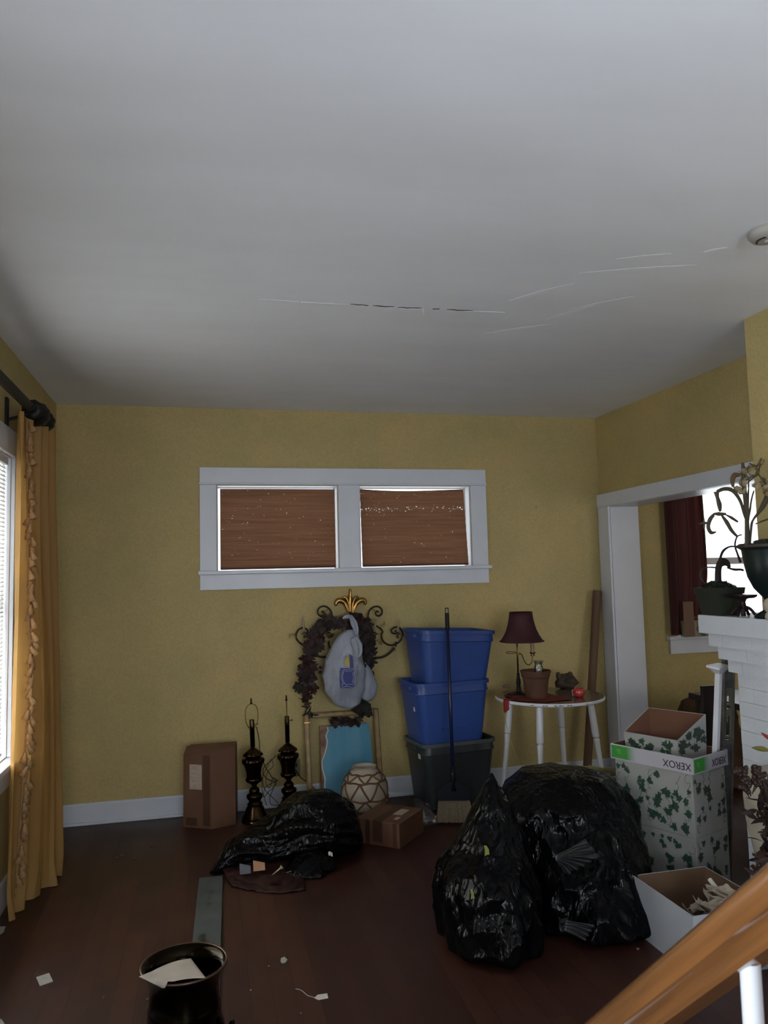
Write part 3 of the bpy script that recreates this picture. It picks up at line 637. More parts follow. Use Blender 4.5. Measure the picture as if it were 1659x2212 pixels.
def px_tube(P, y, r, n=8, sm=6): return MB().tube(smooth_path([AY(a, b, (y if not hasattr(y, '__len__') else y[i])) for i, (a, b) in enumerate(P)], sm), r, n)
L1 = [(554, 1570), (560, 1600), (562, 1632), (568, 1645), (575, 1660), (583, 1672), (590, 1682), (600, 1686), (592, 1688), (576, 1682), (568, 1668), (572, 1655), (584, 1645), (596, 1632)]
cordL = put('lamp_cord', px_tube(L1, 5.28, .0034), M_CORD, smooth=True); tag(cordL, 'thin brown cord running down from the left brass lamp and crossing to the right one', 'cord', 'tangled lamp cords')
L2 = [(568, 1672), (566, 1700), (570, 1722), (578, 1712), (592, 1700), (597, 1688), (590, 1680), (582, 1702), (574, 1690), (578, 1668), (590, 1655), (586, 1640), (578, 1655), (568, 1678), (572, 1705), (590, 1724), (602, 1738), (586, 1738), (583, 1722), (590, 1705), (594, 1690), (574, 1700), (570, 1718), (576, 1740)]
cordR = put('lamp_cord', px_tube(L2, [5.30 + .02 * math.sin(i * 1.7) for i in range(len(L2))], .0022), M_CORD, smooth=True); tag(cordR, 'looped bundle of brown cord between the two brass lamps', 'cord', 'tangled lamp cords')
# outlet with plug and its cord
ow = thing('wall_outlet', (.61, D, .25), 'dull brown wall outlet with a black plug, behind the right brass lamp', 'outlet')
put('cover_plate', MB().box((.571, D - .006, .19), (.645, D, .305), ch=.002), mat('tan_outlet_plate', (.15, .12, .055), .5), ow)
put('receptacle', MB().box((.592, D - .008, .205), (.624, D - .0055, .238), ch=.001).box((.592, D - .008, .257), (.624, D - .0055, .29), ch=.001), mat('tan_outlet_plate', (.15, .12, .055), .5), ow)
pc = thing('power_cord', (.61, D - .01, .27), 'black plug and cord hanging from the wall outlet toward the gilt frame', 'cord')
put('plug', MB().box((.592, D - .045, .262), (.622, D - .0085, .287), ch=.004), M_BLACKMETAL, pc)
put('cable', px_tube([(634, 1655), (640, 1665), (650, 1680), (662, 1688), (675, 1700), (690, 1712), (704, 1716)], [D - .05, D - .045, D - .04, D - .035, D - .03, D - .03, D - .03], .003), M_BLACKMETAL, pc, smooth=True)

# ------------------------------------------------------------------ leaning gilt frame, panels
M_GILT = mat('worn_gilt_wood', (.24, .155, .06), .4, .35, var=.35, scale=18)
fo = Vector((.672, 5.232, .004)); ftop = Vector((.66, 5.352, .616)); 
FM = frame(fo, (1.0, .015, .004), ftop - fo)   # local x right, y up the frame, z toward the viewer
FWd, FHt, FB = .525, .624, .036
fr = thing('picture_frame', tuple(fo), 'large empty gilt picture frame leaning on the back wall behind the banded vase', 'picture frame')
def bar(x0, x1, y0, y1): return MB().box((x0, y0, 0), (x1, y1, .022), FM, ch=.004).box((x0 + .006, y0 + .006, .02), (x1 - .006, y1 - .006, .028), FM, ch=.003)
put('left_rail', bar(0, FB, 0, FHt), M_GILT, fr); put('right_rail', bar(FWd - FB, FWd, 0, FHt), M_GILT, fr)
put('top_rail', bar(FB + .0005, FWd - FB - .0005, FHt - FB, FHt), M_GILT, fr); put('bottom_rail', bar(FB + .0005, FWd - FB - .0005, 0, FB), M_GILT, fr)
put('corner_bracket', MB().box((-.002, FHt - FB - .03, .0), (FB + .002, FHt - FB - .022, .03), FM, ch=.001), M_GOLD, fr, label='thin bright gold corner clip')
# panels behind the frame
PB = Vector((.80, 5.30, .003)); PM = frame(PB, (1, .02, 0), Vector((-.02, .07, .52)))
panel_m = mat('brown_mottled_print', (.30, .19, .12), .7, col2=(.10, .04, .03, 1), scale=14)
pn = put('board_panel', MB().box((-.02, 0, 0), (.16, .525, .012), PM, ch=.002), panel_m); tag(pn, 'narrow brown mottled board leaning behind the torn blue sheet', 'board')
blue_m = mat('blue_watercolour_sheet', (.045, .21, .33), .6, col2=(.10, .27, .38, 1), scale=3.2, stretch=(3.0, 1, .7), detail=6)
BM_ = frame(Vector((.835, 5.285, .004)), (1, .015, 0), Vector((0, .075, .52)))
le = [(.0 - .035, 0), (-.03, .04), (-.022, .09), (-.035, .13), (-.03, .18), (-.045, .24), (-.048, .29), (-.03, .33), (-.012, .38), (-.004, .42), (-.012, .46), (.004, .49), (.0, .516)]
out = [(x, y) for x, y in le] + [(.1, .519), (.2, .523), (.292, .525), (.305, .3), (.31, .1), (.30, 0)]
sb = thing('blue_sheet', (.9, 5.285, .004), 'torn pale blue painted sheet standing inside the gilt frame', 'sheet of paper')
put('sheet', MB().prism([(x, y) for x, y in out], BM_ @ T(0, 0, .002), .004), blue_m, sb)
rim = MB()
for (a, b), (c, d) in zip(le, le[1:]):
    rim.add([(a - .006, b, .0065), (a + .002, b, .0065), (c + .002, d, .0065), (c - .006, d, .0065)], [(0, 1, 2, 3)], BM_)
put('torn_edge', rim, M_PAPER, sb, label='ragged pale torn edge')

# ------------------------------------------------------------------ banded round vase
vx, vy, vr = .992, 4.93, .146; vc = AY(788, 1705, vy); vx = vc.x; vz = .178
def vprof(z):
    for (a, ra), (b, rb) in zip(VP, VP[1:]):
        if a <= z <= b: t = (z - a) / (b - a); t = t * t * (3 - 2 * t) if False else t; return ra + (rb - ra) * t
    return VP[-1][1]
VP = [(0, .065), (.02, .088), (.05, .113), (.09, .135), (.13, .145), (.17, .148), (.21, .145), (.25, .132), (.275, .118), (.295, .102), (.310, .086), (.318, .077), (.328, .075), (.338, .080)]
VQ = smooth_path([(r_, 0, z) for z, r_ in VP], 3)
t = thing('round_vase', (vx, vy, 0), 'round cream vase banded with brown twig triangles behind the small box', 'vase')
put('bowl', MB().lathe([(p.x, p.z) for p in VQ] + [(.074, .337), (.068, .32), (.085, .28), (.11, .24), (.12, .17), (.08, .04), (.001, .03)], 48, T(vx, vy, 0), cap=False).lathe([(.001, .001), (.065, .001)], 48, T(vx, vy, 0), cap=False), mat('cream_glaze', (.40, .34, .27), .5, var=.2, scale=12), t, smooth=True)
M_TWIG = mat('brown_twig_band', (.13, .062, .026), .75, var=.3, scale=40)
def vsurf(a, z): r_ = vprof(z) + .002; return (vx + r_ * math.cos(a), vy + r_ * math.sin(a), z)
for z in (.085, .150,   .255, .300): put('hoop', MB().tube([vsurf(k * 2 * PI / 40, z + .003 * math.sin(k * 1.3)) for k in range(40)], .0055, 6, cyc=True), M_TWIG, t, smooth=True)
nzig = 7
for (z0, z1, off) in ((.012, .085, 0.1), (.085, .150, .45), (.150, .255, .2), (.255, .300, .0)):
    for k in range(nzig * 2):
        a0 = off + k * PI / nzig - 2.2; a1 = a0 + PI / nzig; za, zb = (z0, z1) if k % 2 else (z1, z0)
        put('band', MB().tube([vsurf(a0 + (a1 - a0) * s / 6, za + (zb - za) * s / 6) for s in range(7)], .006, 6), M_TWIG, t, smooth=True)

# ------------------------------------------------------------------ small box + plastic wrap
sbx = thing('cardboard_box', (1.078, 4.575, 0), 'low taped brown cardboard box on the floor in front of the banded vase', 'box', rz=R(49))
put('carton', MB().box((-.16, -.143, 0), (.16, .143, .138), ch=.002), M_CARD, sbx, world=False)
put('packing_tape', MB().box((-.16, -.03, .1382), (.16, .03, .139)).box((-.1606, -.03, .02), (-.1602, .03, .138)), M_TAPE, sbx, world=False)
put('packing_tape', MB().box((-.1608, -.125, .004), (-.1604, -.10, .137)), M_TAPE, sbx, world=False)
put('packing_tape', MB().box((-.1608, .05, .004), (-.1604, .078, .137)), M_TAPE, sbx, world=False)
put('shipping_label', MB().box((-.02, -.085, .1392), (.095, -.028, .14)), M_LABEL, sbx, world=False, label='torn pale label')
put('shipping_label', MB().box((-.1, -.1, .1392), (-.05, -.075, .14)), M_LABEL, sbx, world=False)
wr = bag_mb([(0.002, 1.33, 4.75, .02, .02), (.01, 1.33, 4.75, .09, .08), (.06, 1.33, 4.76, .085, .075), (.11, 1.32, 4.76, .06, .05), (.15, 1.31, 4.77, .02, .02)], 60, 26, .02, .012, 4)
tag(put('plastic_wrap', wr, M_FILM, smooth=False), 'crumpled clear plastic wrap on the floor between the low box and the grey bin', 'plastic wrap')

# ------------------------------------------------------------------ storage bins
def rrect(w, d, r_, n=5):
    P = []
    for cx, cy, a0 in ((w / 2 - r_, d / 2 - r_, 0), (-w / 2 + r_, d / 2 - r_, 90), (-w / 2 + r_, -d / 2 + r_, 180), (w / 2 - r_, -d / 2 + r_, 270)):
        for k in range(n + 1): a = R(a0 + 90 * k / n); P.append((cx + r_ * math.cos(a), cy + r_ * math.sin(a)))
    return P
def bin_tub(x, y, z, rz, mt, label, w=.545, d=.38, h=.43, tilt=(0, 0), sticker=None, wb=.45, db=.30, rimm=None):
    t = thing('storage_bin', (x, y, z), label, 'storage bin', 'stacked plastic storage bins')
    t.rotation_euler = (tilt[0], tilt[1], rz); t.matrix_basis = T(x, y, z) @ t.rotation_euler.to_matrix().to_4x4()
    secs = [(0, wb - .02, db - .02), (.008, wb, db), (h - .075, wb + (w - wb) * .72, db + (d - db) * .72), (h - .07, wb + (w - wb) * .8 + .008, db + (d - db) * .8 + .008), (h - .018, w - .022, d - .022), (h - .017, w, d), (h - .004, w + .002, d + .002), (h, w - .004, d - .004),
            (h, w - .02, d - .02), (h - .012, w - .03, d - .03), (h - .08, wb + (w - wb) * .75 - .01, db + (d - db) * .75 - .01), (.012, wb - .012, db - .012)]
    n = 4 * 6; vs = []; fs = []
    for zz, ww, dd in secs: vs += [(a, b, zz) for a, b in rrect(ww, dd, .055)]
    for s in range(len(secs) - 1):
        for i in range(n): fs.append((s * n + i, s * n + (i + 1) % n, (s + 1) * n + (i + 1) % n, (s + 1) * n + i))
    fs.append(tuple(range(n - 1, -1, -1))); fs.append(tuple((len(secs) - 1) * n + i for i in range(n)))
    put('tub', MB().add(vs, fs), mt, t, world=False, auto=35)
    rv = [(a, b) for a, b in rrect(w + .006, d + .006, .058)]
    mb = MB(); q = rrect(w - .004, d - .004, .055)
    vs = [(a, b, h - .022) for a, b in rv] + [(a, b, h + .001) for a, b in rv] + [(a, b, h + .001) for a, b in q] + [(a, b, h - .022) for a, b in q]
    fs = [(s * n + i, s * n + (i + 1) % n, ((s + 1) % 4) * n + (i + 1) % n, ((s + 1) % 4) * n + i) for s in range(4) for i in range(n)]
    put('rim', MB().add(vs, fs), rimm or mt, t, world=False, auto=35)
    put('handle', MB().box((-w / 2 - .012, -.07, h - .05), (-w / 2 + .012, .07, h - .024), ch=.004), mt, t, world=False)
    put('handle', MB().box((w / 2 - .012, -.07, h - .05), (w / 2 + .012, .07, h - .024), ch=.004), mt, t, world=False)
    yb = -(db + (d - db) * .35) / 2
    put('moulded_ridge', MB().box((-.09, -db / 2 - .0165, .125), (.09, -db / 2 - .008, .130), ch=.0015), mt, t, world=False)
    if sticker:
        sx_, sz_, sw, sh = sticker
        k = (sz_ / h); xw = -(wb + (w - wb) * k * .92) / 2 - .0025
        put('sticker', MB().box((xw - .001, sx_, sz_), (xw + .004, sx_ + sw, sz_ + sh)), M_PAPER, t, world=False, label='small white sticker')
    return t
M_BLUE = mat('blue_polypropylene', (.028, .070, .27), .38, var=.1, scale=4)
M_GREYB = mat('dark_grey_polypropylene', (.030, .037, .042), .36, var=.1, scale=4)
bz = R(7)
bin_tub(1.64, 5.135, 0.002, bz, M_GREYB, 'dark grey plastic storage bin on the floor under two blue bins', h=.435, sticker=(-.10, .33, .03, .05), rimm=mat('light_grey_bin_rim', (.085, .095, .10), .35))
bin_tub(1.61, 5.135, .40, bz, M_BLUE, 'blue plastic bin in the middle of the stack, between a grey and a blue bin', h=.43, sticker=(-.08, .24, .02, .028))
bin_tub(1.645, 5.14, .765, bz, M_BLUE, 'topmost open blue plastic bin of the stack, tilted down to the right', tilt=(0, R(2.6)), h=.40, w=.56)

# ------------------------------------------------------------------ broom
bA = Vector((1.515, 4.68, .005)); bT = AY(976, 1318, 4.905); bdir = (bT - bA).normalized()
BRM = frame(bA, (1, -.28, 0), bdir)          # x along the head, y up the handle, z toward viewer
t = thing('broom', tuple(bA), 'upright household broom with a dark blue handle leaning on the stacked bins', 'broom')
bl = (bT - bA).length
put('handle', MB().tube([BRM @ Vector((0, .27, 0)), BRM @ Vector((0, bl - .05, 0))], .0115, 14), mat('navy_broom_handle', (.006, .011, .045), .35), t, smooth=True)
put('hanging_cap', MB().tube([BRM @ Vector((0, bl - .13, 0)), BRM @ Vector((0, bl - .02, 0))], .0145, 14).box((-.012, bl - .022, -.006), (-.006, bl + .01, .006), BRM).box((.006, bl - .022, -.006), (.012, bl + .01, .006), BRM).box((-.012, bl + .01, -.006), (.012, bl + .016, .006), BRM), M_BLACKMETAL, t, label='black end cap with hanging hole')
put('socket', MB().tube([BRM @ Vector((0, .19, 0)), BRM @ Vector((0, .29, 0)), BRM @ Vector((0, .34, 0))], [.026, .018, .014], 16), M_BLACKMETAL, t, smooth=True)
put('head_block', MB().prism([(-.10, .135), (.10, .135), (.108, .15), (.105, .19), (.06, .225), (0.02, .245), (-.02, .245), (-.06, .225), (-.105, .19), (-.108, .15)], BRM @ T(0, 0, -.02), .04), mat('dark_navy_plastic', (.006, .008, .014), .6, spec=.2), t)
br = MB(); random.seed(3)
for i in range(520):
    u = random.uniform(-1, 1); w = random.uniform(-1, 1)
    a = BRM @ Vector((u * .097, .14, w * .014)); b = BRM @ Vector((u * .118 + .004, .004 + random.uniform(0, .01), w * .026 + .006)); 
    b.z = max(b.z, .003); br.tube([a, a.lerp(b, .5), b], [.0012, .0013, .0010], 3)
bo = put('bristles', br, mat('straw_bristles', (.36, .29, .20), .8, var=.3, scale=60), t); bo['kind'] = 'stuff'
random.seed(11)

# ------------------------------------------------------------------ round white table
tx, ty, tz, tr = 2.262, 4.845, .722, .362
tb = thing('round_table', (tx, ty, 0), 'small round white painted table with four turned splayed legs and a worn edge', 'table')
put('tabletop', MB().lathe([(.001, tz - .024), (tr - .012, tz - .024), (tr - .002, tz - .019), (tr, tz - .012), (tr - .002, tz - .004), (tr - .006, tz - .001)], 72, T(tx, ty, 0), cap=False), M_WHITE, tb, auto=40, label='white apron edge with chipped paint')
put('table_surface', MB().lathe([(tr - .006, tz - .001), (tr - .010, tz), (.001, tz)], 72, T(tx, ty, 0), cap=False), mat('worn_grey_brown_top', (.16, .11, .085), .22, var=.35, scale=7), tb, label='worn greyish brown top surface')
chipm = mat('dark_paint_chip', (.03, .018, .012), .8)
for a_, w_ in ((238, .03), (249, .045), (255, .02), (262, .03), (226, .02), (283, .02)):
    a0, a1 = R(a_), R(a_) + w_ / tr
    put('paint_chip', MB().grid(lambda u, v: (tx + (tr + .0008) * math.cos(a0 + (a1 - a0) * u), ty + (tr + .0008) * math.sin(a0 + (a1 - a0) * u), tz - .014 + .006 * v * (.6 + .4 * math.sin(u * 9))), 6, 1), chipm, tb)
LG = [(.0125, 0), (.014, .02), (.0165, .2), (.0185, .40), (.0205, .445), (.0215, .452), (.016, .462), (.0235, .474), (.0215, .484), (.0235, .492), (.023, .60), (.0225, .71)]
for ang in (50, 147, 231, 325):
    a = R(ang); top = Vector((tx + .265 * math.cos(a), ty + .265 * math.sin(a), tz - .024)); bot = Vector((tx + .345 * math.cos(a), ty + .345 * math.sin(a), 0.002))
    d = top - bot; Q = Matrix.Translation(bot) @ d.to_track_quat('Z', 'Y').to_matrix().to_4x4() @ Matrix.Scale(d.length / .71, 4)
    put('leg', MB().lathe(LG, 20, Q), M_WHITE, tb, auto=40)

# lamp with burgundy shade
lx, ly = AY(1121, 1500, 4.90).x, 4.90
t = thing('candlestick_lamp', (lx, ly, tz), 'brass candlestick lamp with a flared burgundy shade on the round table', 'lamp')
SC = .0
M_BURG = mat('burgundy_fabric_shade', (.042, .004, .008), .75, var=.2, scale=30)
sx0 = AY(1126, 1356, 4.9).x
sh = [(.148, 1.083), (.140, 1.090), (.118, 1.125), (.102, 1.16), (.09, 1.20), (.082, 1.24), (.077, 1.278)]
put('lamp_shade', MB().lathe(sh + [(r_ - .002, z) for r_, z in reversed(sh)], 48, T(sx0, ly, 0), closed=True), M_BURG, t, smooth=True)
put('shade_trim', MB().tube([(sx0 + .148 * math.cos(a), ly + .148 * math.sin(a), 1.083) for a in [k * 2 * PI / 48 for k in range(48)]], .003, 6, cyc=True).tube([(sx0 + .077 * math.cos(a), ly + .077 * math.sin(a), 1.278) for a in [k * 2 * PI / 48 for k in range(48)]], .0025, 6, cyc=True), M_BURG, t, smooth=True)
M_OLDBR = mat('old_brass_tube', (.20, .14, .05), .32, 1)
put('pole', MB().tube([(lx, ly, .86), (lx, ly, 1.15)], .0055, 12).tube([(lx, ly, 1.15), (sx0, ly, 1.21)], .003, 6), M_OLDBR, t, smooth=True)
put('turned_stem', MB().lathe([(.012, .735), (.02, .75), (.013, .76), (.015, .775), (.011, .79), (.0155, .80), (.014, .83), (.009, .85), (.011, .865), (.007, .872)], 20, T(lx, ly, 0)), M_BLACKMETAL, t, smooth=True)
put('foot', MB().lathe([(.075, tz + .001), (.078, tz + .006), (.07, tz + .014), (.045, tz + .022), (.02, tz + .03)], 28, T(lx, ly, 0), rf=lambda a, z: 1 + .1 * math.cos(5 * a)), mat('dark_red_brown_metal', (.03, .010, .008), .45, .5), t, smooth=True)
def tp(px, py): return AY(px, py, ly)
put('arm', MB().tube(smooth_path([tp(1121, 1412), tp(1127, 1414), tp(1131, 1424), tp(1137, 1434), tp(1143, 1436), tp(1149, 1430), tp(1150, 1417)], 6), .004, 8), M_OLDBR, t, smooth=True)
put('ring_arm', MB().tube(smooth_path([tp(1119, 1410), tp(1106, 1412), tp(1095, 1411), tp(1094, 1408.5), tp(1106, 1408), tp(1119, 1410)], 5), .002, 6), M_OLDBR, t, smooth=True)
cx_ = tp(1150, 1400).x
put('candle_cup', MB().lathe([(.006, .978), (.018, .984), (.010, .990), (.020, 1.000), (.022, 1.005), (.012, 1.006)], 20, T(cx_, ly, 0)), M_OLDBR, t, smooth=True)
put('candle_sleeve', MB().lathe([(.0125, 1.005), (.0125, 1.10), (.011, 1.102)], 20, T(cx_, ly, 0)), mat('ivory_candle_sleeve', (.33, .23, .12), .5, var=.3, scale=40), t, auto=40)

# terracotta pot, jar, cloth, rock, votive
pt = AY(1158, 1512, 4.70); px_, py_ = pt.x + .028, 4.755
prof = [(.001, tz + .006), (.066, tz + .006), (.070, tz + .012), (.084, tz + .125), (.088, tz + .14), (.092, tz + .142), (.094, tz + .155), (.099, tz + .17), (.102, tz + .178), (.098, tz + .182), (.090, tz + .178), (.078, tz + .13), (.062, tz + .02), (.001, tz + .018)]
t = thing('flower_pot', (px_, py_, tz), 'brown terracotta pot with a thick rim standing on the red cloth', 'flower pot')
M_TERRA = mat('brown_terracotta', (.115, .050, .026), .7, var=.3, scale=10)
put('pot', MB().lathe(prof, 40, T(px_, py_, 0), cap=False), M_TERRA, t, auto=50)
put('rim_band', MB().tube([(px_ + .092 * math.cos(a), py_ + .092 * math.sin(a), tz + .146) for a in [k * 2 * PI / 40 for k in range(40)]], .003, 6, cyc=True), M_TERRA, t, smooth=True)
jx, jy = px_ + .030, py_ + .015
tag(put('glass_jar', MB().lathe([(.001, tz + .022), (.028, tz + .024), (.03, tz + .05), (.030, tz + .20), (.025, tz + .212), (.025, tz + .222), (.032, tz + .232), (.033, tz + .238), (.030, tz + .240), (.022, tz + .222), (.022, tz + .212), (.027, tz + .198), (.027, tz + .03), (.001, tz + .028)], 28, T(jx, jy, 0), cap=False), M_JAR, smooth=True), 'clear glass jar standing inside the terracotta pot', 'jar')
M_RED = mat('red_napkin_cloth', (.17, .010, .010), .8, var=.25, scale=14)
# cloth: flat irregular napkin on the table with a corner hanging over the rim
def cloth(u, v):
    P0 = [(-.30, .07), (-.30, -.16), (-.14, -.27), (.05, -.24), (.02, -.07), (.0, .06), (-.14, .10)]
    a = 2 * PI * u; n = len(P0); x = u * n; i = int(x) % n; f = x - int(x); p = Vector(P0[i]).lerp(Vector(P0[(i + 1) % n]), f)
    c = Vector((-.14, -.07)); q = c.lerp(p, v)
    return (tx + q.x, ty + q.y, tz + .0022 + .0025 * (1 + fnoise((q.x, q.y, 0), 18)))
t = thing('red_cloth', (tx - .14, ty - .07, tz), 'crumpled red cloth under the pot, one end hanging over the table edge', 'cloth')
put('cloth', MB().grid(cloth, 70, 14, .0018), M_RED, t, smooth=True)
ea = math.atan2(AZ(1104, 1512, tz).y - ty, AZ(1104, 1512, tz).x - tx)
def hang(u, v):
    a = ea + (u - .5) * .15; s = v * .13
    if s < .06: r_ = tr - .055 + s; z = tz + .0035
    else: r_ = tr + .0065 + .004 * math.sin(u * 6); z = tz + .003 - (s - .06) * (1 + .15 * math.sin(u * 5))
    return (tx + r_ * math.cos(a), ty + r_ * math.sin(a), z)
put('hanging_end', MB().grid(hang, 10, 16, .0015), mat('bright_red_cloth', (.26, .014, .014), .75), t, smooth=True)
tag(put('cream_bead', MB().lathe([(.001, 0), (.02, .004), (.024, .014), (.016, .024), (.001, .027)], 20, T(AZ(1093, 1488, tz).x, AZ(1093, 1488, tz).y, tz + .0055), cap=False), mat('tan_ball', (.28, .18, .12), .5), smooth=True), 'small tan ball at the left edge of the round table beside the red cloth', 'ball')
rk = AZ(1228, 1489, tz)
bm = bmesh.new(); bmesh.ops.create_icosphere(bm, subdivisions=4, radius=1)
for v in bm.verts:
    n = v.co.copy(); k = 1 + .30 * noise.noise(n * 1.7 + Vector((5, 1, 2))) + .16 * noise.noise(n * 4.2) + .10 * crumple(n, 2.6)
    v.co = Vector((n.x * k * .078, n.y * k * .055, n.z * k * .052))
bm.verts.index_update(); rm = MB().add([v.co[:] for v in bm.verts], [[v.index for v in f.verts] for f in bm.faces]); bm.free()
M_ROCK = mat('rough_brown_bark', (.07, .045, .026), .85, var=.5, scale=18, bump=.5, bscale=50)
t = thing('carved_knot', (rk.x, rk.y + .03, tz), 'rough brown knotty lump on the table right of the terracotta pot', 'ornament')
put('lump', MB().add(rm.v, rm.f, T(rk.x, rk.y + .03, tz + .050)), M_ROCK, t, smooth=True)
put('knob', MB().lathe([(.022, -.01), (.017, .015), (.010, .03), (.001, .032)], 12, T(rk.x - .055, rk.y + .03, tz + .088) @ RY(R(-12)), cap=False), M_ROCK, t, smooth=True)
put('knob', MB().lathe([(.024, -.01), (.02, .012), (.010, .024), (.001, .026)], 12, T(rk.x + .03, rk.y + .03, tz + .092) @ RY(R(18)), cap=False), M_ROCK, t, smooth=True)
vt = AZ(1251, 1506, tz)
t = thing('votive_jar', (vt.x, vt.y, tz), 'small round red glass jar near the right edge of the table', 'jar')
put('jar', MB().lathe([(.001, tz + .001), (.022, tz + .001), (.036, tz + .014), (.040, tz + .032), (.034, tz + .052), (.028, tz + .058), (.026, tz + .057), (.030, tz + .045), (.001, tz + .043)], 28, T(vt.x, vt.y, 0), cap=False), mat('red_glossy_glass', (.42, .03, .035), .08, coat=.6), t, smooth=True)
wt = AZ(1240, 1503, tz)
tag(put('torn_paper_tag', MB().grid(lambda u, v: (wt.x - .022 + .026 * u, wt.y + .008 * v - .022, tz + .002 + .038 * v + .004 * math.sin(u * 7)), 5, 5, .0015), M_PAPER), 'small torn white paper leaning against the red glass jar', 'paper')

# cardboard tube in the corner
ta, tb_ = Vector((2.705, 5.235, .003)), AY(1290, 1276, 5.345)
t = put('cardboard_tube', MB().add(*(lambda Q, L_: (lambda m: (m.v, m.f))(MB().lathe([(.031, 0), (.031, L_), (.027, L_), (.027, .01)], 28, Q)))(Matrix.Translation(ta) @ (tb_ - ta).to_track_quat('Z', 'Y').to_matrix().to_4x4(), (tb_ - ta).length)), mat('brown_tube_card', (.13, .072, .038), .7, var=.12, scale=6), auto=40)
tag(t, 'tall brown cardboard tube leaning in the corner behind the round table', 'tube')

# ------------------------------------------------------------------ candelabra on the wall
def zc5(X, Y, y=5.335): return AY(600 + X / 5.53, 1260 + Y / 5.53, y)
t = thing('wall_candelabra', (1.0, 5.38, .95), 'black iron four candle wall candelabra crowned with gold leaves, under the window', 'candelabra')
def scroll(P, r=.0062, y=5.335): return MB().tube(smooth_path([zc5(a, b, y) for a, b in P], 7), r, 8)
put('scroll', scroll([(535, 350), (528, 342), (543, 335), (556, 352), (548, 385), (515, 392), (483, 365), (480, 320), (510, 285), (560, 275), (610, 300), (642, 350), (648, 420), (625, 500), (612, 560), (620, 640), (650, 630), (668, 605)]), M_IRON, t, smooth=True)
put('scroll', scroll([(1190, 348), (1197, 340), (1183, 334), (1170, 350), (1178, 380), (1210, 390), (1242, 365), (1245, 320), (1215, 285), (1165, 278), (1115, 305), (1085, 350), (1080, 420), (1105, 490), (1130, 560), (1140, 620), (1155, 700), (1140, 770)]), M_IRON, t, smooth=True)
put('scroll', scroll([(340, 600), (358, 590), (355, 560), (330, 540), (290, 535), (245, 560), (218, 620), (235, 680), (290, 730), (350, 745), (400, 735)]), M_IRON, t, smooth=True)
put('scroll', scroll([(1402, 578), (1410, 570), (1418, 590), (1395, 602), (1362, 585), (1362, 550), (1400, 525), (1450, 530), (1485, 575), (1488, 640), (1450, 700), (1380, 738), (1310, 730), (1255, 685), (1238, 620), (1252, 575), (1220, 535), (1180, 508)]), M_IRON, t, smooth=True)
put('scroll', scroll([(1020, 510), (1050, 490), (1100, 485), (1150, 492)], .0055), M_IRON, t, smooth=True)
put('scroll', scroll([(1100, 640), (1110, 625), (1095, 615), (1075, 640), (1100, 670), (1140, 640), (1140, 600), (1100, 578), (1060, 590)], .0055), M_IRON, t, smooth=True)
put('scroll', scroll([(640, 485), (680, 490), (720, 520)], .0055), M_IRON, t, smooth=True)
put('scroll', scroll([(470, 610), (462, 575), (490, 540), (540, 520), (600, 560)], .0055), M_IRON, t, smooth=True)
put('arm', scroll([(1415, 700), (1400, 760), (1340, 830), (1260, 880), (1170, 892), (1060, 885), (980, 860)], .0072), M_IRON, t, smooth=True)
put('arm', scroll([(322, 690), (332, 740), (370, 800), (430, 850), (520, 880), (640, 880), (760, 870)], .0072), M_IRON, t, smooth=True)
put('arm', scroll([(1160, 690), (1150, 750), (1100, 820), (1000, 860)], .006), M_IRON, t, smooth=True)
put('arm', scroll([(610, 690), (612, 740), (640, 800), (720, 860)], .006), M_IRON, t, smooth=True)
put('back_stem', scroll([(880, 380), (878, 600), (880, 880)], .008, 5.36), M_IRON, t, smooth=True)
M_CANDLE = mat('ivory_candle', (.34, .28, .19), .55)
for (xb, yb_, xt, yt) in ((318, 590, 300, 390), (612, 590, 612, 375), (1160, 590, 1168, 425), (1430, 590, 1455, 415)):
    a = zc5(xb, yb_, 5.315); b = zc5(xt, yt, 5.315); put('candle', MB().tube([a, a.lerp(b, .75), b], [.0078, .0066, .0012], 12), M_CANDLE, t, smooth=True)
    c = zc5(xb, yb_ + 20, 5.315)
    put('bobeche', MB().lathe([(.006, -.028), (.010, -.018), (.006, -.006), (.024, .002), (.012, .008), (.009, .018)], 20, T(*c), rf=lambda a_, z: 1 + (.28 * math.cos(a_ * 5) if -.004 < z < .005 else 0)), mat('bronze_cup', (.09, .07, .035), .45, .6), t, smooth=True)
# gold fleur
def petal(P, w, y=5.335, th=.004):
    C = smooth_path([zc5(a, b, y) for a, b in P], 6); n = len(C) - 1; mb = MB(); vs = []
    for i, p in enumerate(C):
        tt = (C[min(i + 1, n)] - C[max(i - 1, 0)]).normalized(); nn = Vector((-tt.z, 0, tt.x)); s = i / n
        ww = w * (.30 + 1.1 * math.sin(PI * min(1, s * .9 + .02)) ** 1.0) * (1 if s < .95 else .4)
        vs += [p - nn * ww + Vector((0, .004, 0)), p + Vector((0, -.008, 0)), p + nn * ww + Vector((0, .004, 0)), p + Vector((0, .009, 0))]
    fs = [(i * 4 + k, i * 4 + (k + 1) % 4, i * 4 + 4 + (k + 1) % 4, i * 4 + 4 + k) for i in range(n) for k in range(4)] + [(3, 2, 1, 0), (n * 4, n * 4 + 1, n * 4 + 2, n * 4 + 3)]
    return mb.add(vs, fs)
